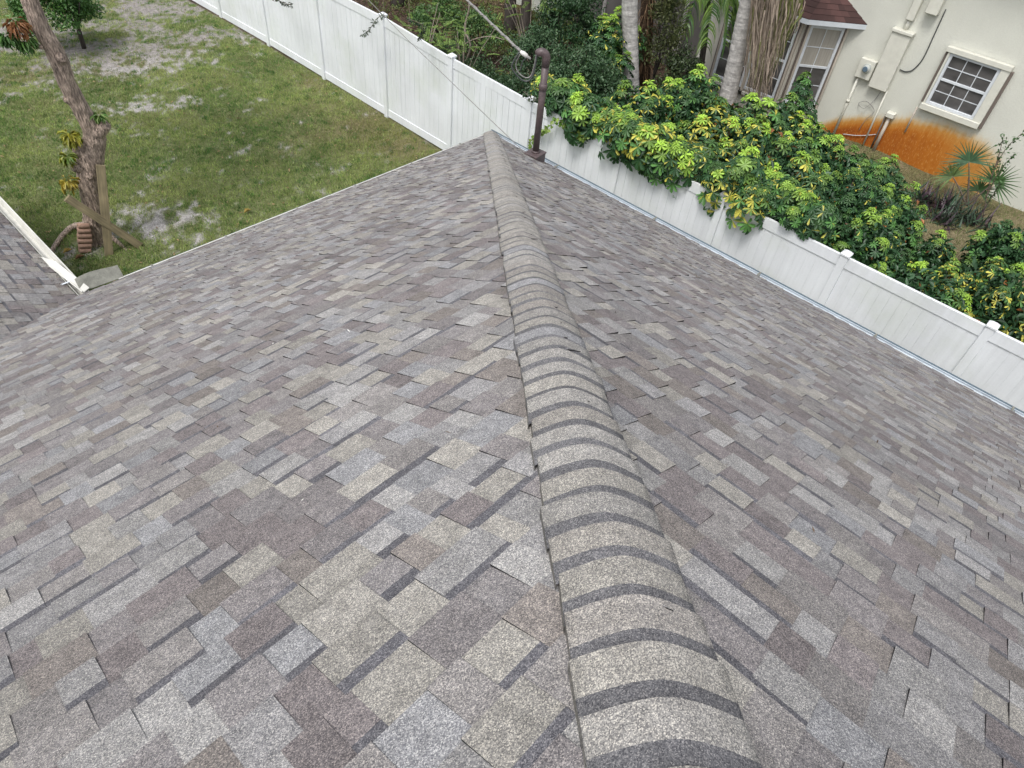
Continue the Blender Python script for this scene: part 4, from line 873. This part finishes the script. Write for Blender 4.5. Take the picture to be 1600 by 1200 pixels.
# dense glossy shrubs between the fence and the trees
D1, D2 = (.032, .078, .032), (.13, .215, .10)
for i, (px, py, zt, r, n, sz, label, cA, cB) in enumerate([
    (905, 115, 2.2, 1.15, 120, .095, 'dense small-leaved dark shrub right behind the weatherhead of the mast', D1, D2),
    (862, 165, 2.1, .75, 60, .085, 'low dark shrub behind the fence post beside the mast', D1, (.07, .13, .055)),
    (760, 130, 1.9, .75, 55, .075, 'dark shrub behind the fence left of the mast cable', D1, (.08, .13, .05)),
    (893, 30, 3.0, 1.0, 100, .10, 'tall dark shrub at the top edge left of the straight palm', D1, (.06, .12, .04)),
    (955, 178, 1.6, .65, 50, .09, 'dark glossy shrub at the foot of the straight palm', D1, (.07, .14, .05)),
    (1066, 108, 2.1, .5, 45, .085, 'dark shrub between the two palm trunks before the dark panel', (.025, .05, .018), (.09, .12, .045)),
    (795, 150, 1.9, .8, 60, .08, 'dark low shrub against the fence below the cable loop', D1, (.08, .14, .055)),
    (836, 85, 2.4, .85, 70, .085, 'dark shrub just left of the weatherhead under the dark trunks', D1, D2),
    (705, 100, 1.7, .7, 45, .075, 'small dark shrub behind the fence where the arching branch starts', D1, (.10, .15, .05)),
    (690, 22, 1.8, .95, 55, .09, 'mid green loose shrub at the top edge right of the grey trunk', (.05, .12, .035), (.16, .27, .07)),
    (752, 45, 1.6, .8, 50, .085, 'mid green shrub in the leaf litter beneath the thick cable', (.045, .11, .035), (.15, .25, .07)),
    (1042, 35, 3.4, .5, 50, .085, 'olive green vine-like shrub high between the two palms', (.05, .07, .022), (.15, .16, .06))]):
    p = ground_at(px, py, zt * .72); b = dome(500 + i, n, r, zt * .12, zt * 1.02)
    plant('leafy_shrub', label, 'shrub', p[0], p[1], leaf_cloud(520 + i, b, (.22, .22, .18), 60, sz, cA, cB), forked(zt * .8, 5, i, .04, r * .5), group='dark leafy shrubs behind the fence')
p = ground_at(952, 60, 2.0)
pb_ = LeafBag(); g = np.random.default_rng(3)
for k in range(15):
    u = np.array([g.normal(0, .2), g.normal(0, .2), 2.7 - 2.2 * abs(g.normal(0, .45))]); umbrella_shoot(pb_, u, np.array([g.normal(0, .3), g.normal(0, .3), 1.]), .5, .55 + .5 * (u[2] > 2.4), .12, g)
plant('umbrella_shrub', 'tall narrow umbrella shrub with a lime green top left of the straight palm', 'shrub', p[0], p[1], pb_, forked(2.2, 4, 9, .04, .25), STEM, 'umbrella shrubs behind the white fence')
# feathery saplings with bare curved branches
for i, (px, py, zt, n, label) in enumerate([(722, 118, 2.3, 17, 'spindly sapling with bright feathery leaves under the thick cable'), (662, 62, 2.2, 10, 'thin sapling with pale green leaves just behind the fence at the left'), (830, 40, 2.4, 9, 'thin leafy sapling before the dark tree trunks')]):
    p = pt(px, py, 0, 3.3 if i < 2 else 6.2); p = ground_at(px, py, p[2]) ; base = np.array([p[0], p[1], 0.]); mb = MB(); bag = LeafBag(); g = np.random.default_rng(600 + i)
    for k in range(n):
        a = g.random() * 6.28; rr_ = g.uniform(.3, 1.0); tip = np.array([math.cos(a) * rr_, math.sin(a) * rr_, zt * g.uniform(.55, 1.05)])
        pts = bez([(0, 0, 0), tip * [.35, .35, .6], tip], 5); mb.tube(pts, list(np.linspace(.022, .006, len(pts))), 6)
        for q in range(5):
            s0 = tip + g.normal(0, .12, 3); dv = unit(np.array([math.cos(a + g.normal(0, .9)), math.sin(a + g.normal(0, .9)), g.uniform(-.5, .2)])); m = 9
            bb = s0 + dv * np.linspace(.02, .30, m)[:, None]; sv = unit(np.cross(dv, [0, 0, 1]))
            for sg_ in (-1, 1): bag.leaves(bb, np.tile(sv * sg_ + dv * .5, (m, 1)), np.tile([0, 0, 1.], (m, 1)), g.uniform(.04, .075), .024, np.array([.20, .31, .07]) * g.uniform(.55, 1.25, (m, 1)), droop=.4)
    plant('sapling', label, 'sapling', base[0], base[1], bag, mb, mat('pale_twig', (.24, .20, .16), .9), 'saplings behind the fence')
# bare curved branch arching under the cable
br_ = MB(); A_ = [pt(x, y, 0, 4.2) for x, y in ((718, 118), (735, 75), (726, 45), (733, 12), (728, -20))]; br_.tube(bez(A_, 6), list(np.linspace(.035, .016, 25)), 8)
A_ = [pt(x, y, 0, 4.2) for x, y in ((722, 72), (740, 62), (765, 57), (788, 62))]; br_.tube(bez(A_, 6), list(np.linspace(.022, .008, 19)), 7)
tag(br_.build('bare_branch', mat('pale_bark', (.27, .225, .18), .9, noise=[(20, 3, .7, 1.2)])), 'bare pale arching branch under the thick cable behind the fence', 'branch')
# dark trunks in the wooded corner
for i, (px, py, r, lean, label) in enumerate([(797, 55, .17, (-.15, .3), 'dark tree trunk standing left of its twin at the top edge behind the fence'), (818, 58, .15, (.55, .5), 'dark leaning tree trunk right of its twin at the top edge behind the fence'), (622, 8, .2, (.1, .2), 'grey tree trunk at the top edge behind the left end of the fence')]):
    p = ground_at(px, py); mb = MB(); pts = bez([(0, 0, -.1), (lean[0] * .3, lean[1] * .3, 1.4), (lean[0], lean[1], 3.6), (lean[0] * 1.6, lean[1] * 1.6, 6.)], 6); mb.tube(pts, list(np.linspace(r * 1.25, r * .7, len(pts))), 12, jitter=.12)
    cb = leaf_cloud(700 + i, dome(710 + i, 60, 2.2, 5.2, 7.6) + np.array([lean[0] * 1.6, lean[1] * 1.6, 0]), (.4, .4, .3), 60, .12, (.035, .09, .025), (.09, .17, .04))
    plant('shade_tree', label, 'tree', p[0], p[1], cb, mb, group='shade trees behind the fence', part='crown')
# palms
def strip(bag, pts, w0, w1, side, c):
    pts = np.array(pts); n = len(pts); ws = np.linspace(w0, w1, n)[:, None]; v = np.concatenate([pts - side * ws / 2, pts + side * ws / 2]); t = []
    for i in range(n - 1): t += [(i, i + 1, n + i + 1), (i, n + i + 1, n + i)]
    bag.add(v, np.array(t), np.tile(np.array(c), (len(t), 1)))
def frond(bag, org, az, L_, rise, fall, g, cA, cB, nl=34, ll=.55, hang=.75):
    d = np.array([math.cos(az), math.sin(az), 0]); s_ = np.array([-d[1], d[0], 0]); ts = np.linspace(0, 1, nl)
    rach = org + d * (ts * L_ * (1 - .25 * ts))[:, None] + np.array([0, 0, 1]) * (rise * ts - fall * ts ** 2)[:, None]
    strip(bag, rach, .045, .008, s_, np.array(cA) * 1.3)
    for i in range(3, nl):
        for sg_ in (-1, 1):
            l_ = ll * (1 - .55 * abs(ts[i] - .4)) * g.uniform(.85, 1.1); q = np.linspace(0, 1, 4)[:, None]
            e = unit(s_ * sg_ + d * .55); ps = rach[i] + e * q * l_ * (1 - .35 * q) - np.array([0, 0, 1]) * (q ** 1.6) * l_ * hang; t = g.random()
            strip(bag, ps, .055, .008, unit(np.cross(e - np.array([0, 0, .6]), g.normal(0, 1, 3))), np.array(cA) * (1 - t) + np.array(cB) * t)
def palm(base_px, pix, r, label, nfr=9):
    p = ground_at(*base_px); t = thing('palm_tree', label, 'palm tree', (p[0], p[1], 0), 'palm trees beside the cream house'); mb = MB()
    q = [rel(t, facing(x, y, p)) for x, y in pix]; q[0][2] = -.1; pts = bez(q, int(64 / (len(q) - 1))); n = len(pts); ts = np.linspace(0, 1, n)
    rad = [r * (1.22 - .26 * min(1, w_ * 3) - .12 * w_) * (1.03 if i % 2 else 1.) for i, w_ in enumerate(ts)]
    mb.tube(pts, rad, 20, jitter=.03, col=lambda i: tuple(np.array([1, 1, 1]) * (rnd.uniform(.88, 1.1) if i % 2 else rnd.uniform(.74, .95)))); mb.build('trunk', M_PALM, t)
    cb = LeafBag(); g = np.random.default_rng(int(base_px[0])); top_ = np.array(pts[-1])
    for k in range(nfr): frond(cb, top_, k * 6.28 / nfr + g.random() * .3, 2.3, 1.1, 2.0, g, (.07, .16, .04), (.18, .27, .06))
    link('fronds', cb.mesh('fronds'), M_LEAF, t)
    return t, p
pA, ppA = palm((986, 190), [(986, 190), (985, 100), (984, 0), (990, -120), (1000, -260)], .215, 'straight grey palm trunk left of the leaning one, beside brown thatch')
pB, ppB = palm((1124, 215), [(1124, 215), (1142, 130), (1170, 0), (1205, -120), (1250, -250)], .215, 'leaning grey ringed palm trunk draped with dead fronds')
# dead frond skirt hanging along the leaning palm: curtains of dry leaflets
sk = LeafBag(); g = np.random.default_rng(19)
hb_ = ppB
topA, botA = [(1186, -60), (1206, -55), (1230, -50), (1252, -40)], [(1170, 160), (1183, 174), (1192, 150), (1226, 60)]
for k in range(720):
    u = g.random(); x0 = np.interp(u, [0, .35, .7, 1], [t_[0] for t_ in topA]) + g.normal(0, 5); y0 = g.uniform(-80, 20)
    lenf = g.uniform(.6, 1.04); xb = np.interp(u, [0, .35, .7, 1], [t_[0] for t_ in botA]) + g.normal(0, 8); yb = np.interp(u, [0, .35, .7, 1], [t_[1] for t_ in botA])
    a0 = facing(x0, y0, hb_, .30 + abs(g.normal(0, .14))); a1 = facing(x0 + (xb - x0) * lenf, y0 + (yb - y0) * lenf, hb_, .30 + abs(g.normal(0, .18)))
    q = np.linspace(0, 1, 9)[:, None]; ps = a0 + (a1 - a0) * q + g.normal(0, .08, 3) * np.sin(q * 3.1) + g.normal(0, .05, 3) * np.sin(q * 5 + g.random() * 6) * q * .6 + g.normal(0, .010, (9, 3))
    cc = np.array([.46, .375, .30]) * g.uniform(.45, 1.3)
    if g.random() < .06 + .5 * (u > .72): cc = np.array([.17, .19, .06]) * g.uniform(.7, 1.2)
    strip(sk, rel(pB, ps), .042 * g.uniform(.4, 1.3), .006, unit(g.normal(0, 1, 3) * [1, 1, .2]), cc)
link('dead_fronds', sk.mesh('dead_fronds'), M_DRY, pB)
# brown thatch of dead frond stubs behind the straight palm
th_ = LeafBag(); hb2 = ground_at(1003, 165); g = np.random.default_rng(23); tp = thing('thatch_palm', 'brown fibrous palm stem bristling with dead frond stubs beside the straight palm', 'palm tree', (hb2[0], hb2[1], 0), 'palm trees beside the cream house')
core = MB(); core.tube([(0, 0, -.05), rel(tp, facing(1007, 80, hb2)), rel(tp, facing(1013, 0, hb2)), rel(tp, facing(1024, -80, hb2))], [.22, .19, .19, .2], 12, jitter=.2); core.build('trunk', mat('fibre_brown', (.10, .062, .038), .95, noise=[((12, 12, 30), 4, .5, 1.5)]), tp)
for k in range(420):
    v_ = g.random(); x0, y0 = 1002 + v_ * 16, 112 - v_ * 170; a = g.random() * 6.28; o = facing(x0, y0, hb2); d = np.array([math.cos(a), math.sin(a), 0])
    L_ = g.uniform(.25, .6); q = np.linspace(0, 1, 4)[:, None]; ps = o + d * .2 + d * q * L_ * .75 + np.array([0, 0, 1]) * (.18 * q - q ** 2 * g.uniform(.1, .5)); strip(th_, rel(tp, ps), .022, .006, np.array([-d[1], d[0], 0.2]), np.array([.30, .19, .11]) * g.uniform(.4, 1.4))
link('frond_stubs', th_.mesh('frond_stubs'), M_DRY, tp)
# green arching fronds hanging before the dark panel
fr_ = LeafBag(); g = np.random.default_rng(29); fb = ground_at(1085, 175); ft_ = thing('frond_palm', 'green palm fronds drooping between the two palm trunks before the dark panel', 'palm tree', (fb[0], fb[1], 0), 'palm trees beside the cream house')
frt = rel(ft_, facing(1110, -45, fb)); fs = MB(); fs.tube([(0, 0, -.05), frt * [.4, .4, .5], frt], [.09, .08, .07], 10); fs.build('trunk', M_DBARK, ft_)
vw = math.atan2(CAM[1] - fb[1], CAM[0] - fb[0])
for az_, L_, fl2 in ((vw + 1.9, 1.3, 2.0), (vw + 1.2, 1.2, 2.3), (vw + .5, 1.0, 2.3), (vw - .3, 1.0, 2.1), (vw - 1.1, 1.2, 2.0), (vw + 2.9, 1.4, 1.6), (vw - 1.9, 1.3, 1.5)): frond(fr_, frt, az_, L_, .8, fl2, g, (.045, .125, .03), (.19, .30, .055), 44, .6, .9)
link('fronds', fr_.mesh('fronds'), M_LEAF, ft_)
# fan palm in front of the stained wall
fpb = ground_at(1510, 322); fp = thing('fan_palm', 'small blue-green fan palm in front of the rust stain', 'palm', (fpb[0], fpb[1], 0)); bag = LeafBag(); stm = MB(); g = np.random.default_rng(31)
for (px, py, sz, tw_, c_) in ((1514, 252, .62, .05, (.075, .15, .075)), (1488, 275, .44, .15, (.12, .18, .06)), (1555, 285, .62, -.1, (.065, .14, .045)), (1530, 298, .42, -.2, (.06, .125, .04))):
    o = rel(fp, facing(px, py, fpb, tw_)); stm.tube(bez([(0, 0, 0), o * [.5, .5, .55], o], 4), list(np.linspace(.028, .012, 9)), 6); dv = unit(o * [1, 1, .0] + [0, 0, .9 if sz > .6 else .6]); vd = unit(CAM - (o + np.array(fp.location))); a = unit(np.cross(dv, vd)); 
    for th2 in np.linspace(-2.05, 2.05, 26):
        ld = dv * math.cos(th2) + a * math.sin(th2) + vd * .18 + g.normal(0, .05, 3); l_ = sz * g.uniform(.85, 1.08); q = np.linspace(0, 1, 4)[:, None]; ps = o + unit(ld) * q * l_ - np.array([0, 0, 1]) * q ** 2 * l_ * .12
        strip(bag, ps, .052, .006, unit(np.cross(ld, vd)), np.array(c_) * g.uniform(.65, 1.35))
link('fan_leaves', bag.mesh('fan_leaves'), M_LEAF, fp); stm.build('stems', STEM, fp)
# leafy sapling beside the fan palm
lsb = ground_at(1535, 350); ls = LeafBag(); lst = MB(); g = np.random.default_rng(37); ls_t = thing('leafy_sapling', 'thin glossy-leaved sapling beside the fan palm at the right edge', 'sapling', (lsb[0], lsb[1], 0))
for pts in ([(1535, 345), (1548, 280), (1570, 235), (1597, 208)], [(1548, 280), (1560, 245), (1568, 212)], [(1540, 310), (1560, 270), (1585, 240)], [(1535, 330), (1555, 300), (1562, 285)]):
    cu = bez([rel(ls_t, facing(x, y, lsb, .1)) for x, y in pts], 6); lst.tube(cu, list(np.linspace(.014, .005, len(cu))), 6)
    for q in cu[3:]:
        m = 4; ls.leaves(np.tile(q, (m, 1)) + g.normal(0, .03, (m, 3)), g.normal(0, 1, (m, 3)), g.normal(0, .5, (m, 3)) + [0, 0, 1], g.uniform(.07, .12, m), .045, np.array([.045, .095, .03]) * g.uniform(.6, 1.6, (m, 1)))
link('foliage', ls.mesh('foliage'), M_LEAF, ls_t); lst.build('stems', STEM, ls_t)
# purple strap-leaved clumps
for i, (px, py, sz, label) in enumerate([(1440, 306, .55, 'leftmost purple strap-leaved clump beside the green shrubs'), (1478, 318, .62, 'largest purple strap-leaved clump in the middle of the row'), (1510, 338, .62, 'dark green and purple strap-leaved clump at the right end of the row'), (1470, 338, .48, 'small purple clump lowest in the row of strap leaves')]):
    p = ground_at(px, py + 8); g = np.random.default_rng(800 + i); bag = LeafBag(); t = thing('purple_plant', label, 'plant', (p[0], p[1], 0), 'purple strap-leaved plants in the side yard')
    for k in range(85):
        a = k * 2.4; el = g.uniform(.15, 1.35); d = np.array([math.cos(a) * math.cos(el), math.sin(a) * math.cos(el), math.sin(el)]); o = np.array([g.normal(0, .16), g.normal(0, .16), .02]); q = np.linspace(0, 1, 4)[:, None]
        c_ = np.array([.055, .033, .045]) if g.random() < (.42 if i != 2 else .25) else np.array([.045, .080, .048]); strip(bag, o + d * q * sz * g.uniform(.7, 1.1) - [0, 0, 1] * q ** 2 * .1, .055, .008, unit(np.cross(d, [0, 0, 1])), c_ * g.uniform(.6, 1.6))
    link('leaves', bag.mesh('leaves'), M_LEAF, t)
# vine with round leaves creeping on the fence beside the mast, and twigs over posts
def vine(label, pts, n, size, cA, cB, seed, hang=.25, x_=1.70):
    g = np.random.default_rng(seed); q = bez([pt(x, y, 0, x_) for x, y in pts], 12); t = thing('vine', label, 'vine', tuple(q[0])); mb = MB(); mb.tube([rel(t, p) for p in q], .006, 5); mb.build('stem', STEM, t)
    bag = LeafBag(); qi = np.array(q)[g.integers(0, len(q), n)] - q[0]; cT = g.random((n, 1)); bag.leaves(qi + g.normal(0, .035, (n, 3)), g.normal(0, 1, (n, 3)) - [.5, 0, .8], g.normal(0, .4, (n, 3)) + [-1, -.3, .6], size * g.uniform(.7, 1.2, n), size * .8, np.array(cA) * (1 - cT) + np.array(cB) * cT, droop=.2); link('leaves', bag.mesh('leaves'), M_LEAF, t); return t
vine('round-leaved green vine trailing on the fence right of the mast', [(905, 185), (885, 195), (872, 188), (855, 200), (845, 205)], 60, .10, (.10, .2, .035), (.24, .33, .06), 1)
vine('round-leaved green vine hanging below the yellow shrub on the fence', [(890, 195), (900, 208), (912, 212), (918, 210)], 45, .10, (.12, .24, .04), (.28, .36, .07), 2)
vine('small green vine leaves at the mast foot on the fence', [(850, 203), (838, 212), (829, 222), (831, 228)], 26, .09, (.12, .22, .04), (.22, .3, .06), 3)
vine('small dark leafy twig draped on the post cap beside the mast', [(818, 143), (826, 150), (838, 158)], 30, .06, (.03, .05, .03), (.07, .09, .05), 4, x_=1.66)
for i, (pts, label) in enumerate([([(600, 22), (588, 30), (578, 45), (566, 55)], 'grey-green hanging leaf spray over the fence post at the top edge'), ([(425, -6), (440, 3), (455, 8)], 'dark hanging leaf tip at the top edge over the white fence'), ([(640, 30), (660, 40), (655, 60)], 'thin feathery twig crossing the fence top right of a post cap')]):
    g = np.random.default_rng(900 + i); q = bez([pt(x, y, 0, 1.45) for x, y in pts], 8); t = thing('leaf_spray', label, 'twig', tuple(q[0])); mb = MB(); mb.tube([rel(t, p) for p in [q[0] + [.15, .2, .5]] + q], .006, 5); mb.build('stem', STEM, t); bag = LeafBag()
    m = 60; qi = np.array(q)[g.integers(0, len(q), m)] - q[0]; bag.leaves(qi, g.normal(0, 1, (m, 3)) - [0, 0, .8], g.normal(0, 1, (m, 3)), .10, .028, np.array([.10, .13, .09] if i == 0 else [.035, .055, .03]) * g.uniform(.6, 1.5, (m, 1)), droop=.3); link('leaves', bag.mesh('leaves'), M_LEAF, t)
# leaf litter and low weeds in the wooded corner
N = 26000; lx = rng.uniform(2.3, 13, N); ly = rng.uniform(-.6, 24, N); k_ = rng.random(N) < mulch_mask(lx, ly); lx, ly = lx[k_], ly[k_]; n = len(lx)
lc = np.array([.12, .085, .06]) * rng.uniform(.35, 1.9, (n, 1)); bag = LeafBag()
bag.leaves(np.stack([lx, ly, gheight(lx, ly) + .01], -1), rng.normal(0, 1, (n, 3)) * [1, 1, .25], rng.normal(0, .3, (n, 3)) + [0, 0, 1], rng.uniform(.05, .14, n), .05, lc, droop=.2)
tag(link('leaf_litter', bag.mesh('leaf_litter'), M_DRY), 'brown leaf litter on the ground under the trees behind the fence', 'leaf litter', kind='stuff')
N = 90000; lx = rng.uniform(2.4, 12, N); ly = rng.uniform(.5, 20, N); wn_ = vnoise(lx, ly, .55, 950, 4); k_ = rng.random(N) < np.clip((wn_ - .40) * 6, 0, 1); lx, ly = lx[k_], ly[k_]; n = len(lx); bag = LeafBag()
bag.leaves(np.stack([lx, ly, gheight(lx, ly) + rng.uniform(.02, .35, n)], -1), rng.normal(0, 1, (n, 3)), rng.normal(0, .4, (n, 3)) + [0, 0, 1], rng.uniform(.06, .13, n), .035, mixc(np.broadcast_to(np.array([.06, .12, .03]), (n, 3)), (.16, .19, .04), rng.random(n)), droop=.3)
tag(link('low_weeds', bag.mesh('low_weeds'), M_LEAF), 'low olive weeds growing through the leaf litter behind the fence', 'weeds', kind='stuff')
N = 900; lx = rng.uniform(-8.5, 1.8, N); ly = rng.uniform(.3, 18, N); bag = LeafBag()
bag.leaves(np.stack([lx, ly, gheight(lx, ly) + .05], -1), rng.normal(0, 1, (N, 3)) * [1, 1, .2], rng.normal(0, .3, (N, 3)) + [0, 0, 1], rng.uniform(.03, .10, N), .03, np.array([.24, .17, .09]) * rng.uniform(.35, 1.8, (N, 1)), droop=.2)
tag(link('lawn_litter', bag.mesh('lawn_litter'), M_DRY), 'small dry brown leaves and bits scattered over the lawn', 'leaf litter', kind='stuff')
# fallen yellow leaves on the lawn
for i, (px, py, label) in enumerate([(98, 396, 'long fallen yellow leaf on sand beside the tree root'), (117, 406, 'curled brown fallen leaf at the tree base near the splash guard'), (381, 333, 'single yellow fallen leaf on the grass near the roof edge')]):
    p = ground_at(px, py, .05); g = np.random.default_rng(970 + i); bag = LeafBag(); m = 3; bag.leaves(np.zeros((m, 3)), np.array([[1, .3, .1], [.9, .5, .15], [.8, .1, .1]]), np.tile([0, 0, 1.], (m, 1)) + g.normal(0, .2, (m, 3)), .20, .07, np.array([.34, .25, .07] if i != 1 else [.2, .12, .06]) * g.uniform(.8, 1.2, (m, 1)), droop=.3)
    o = link('fallen_leaf', bag.mesh('fallen_leaf'), M_DRY); o.location = tuple(p); tag(o, label, 'leaf', 'fallen leaves on the lawn')
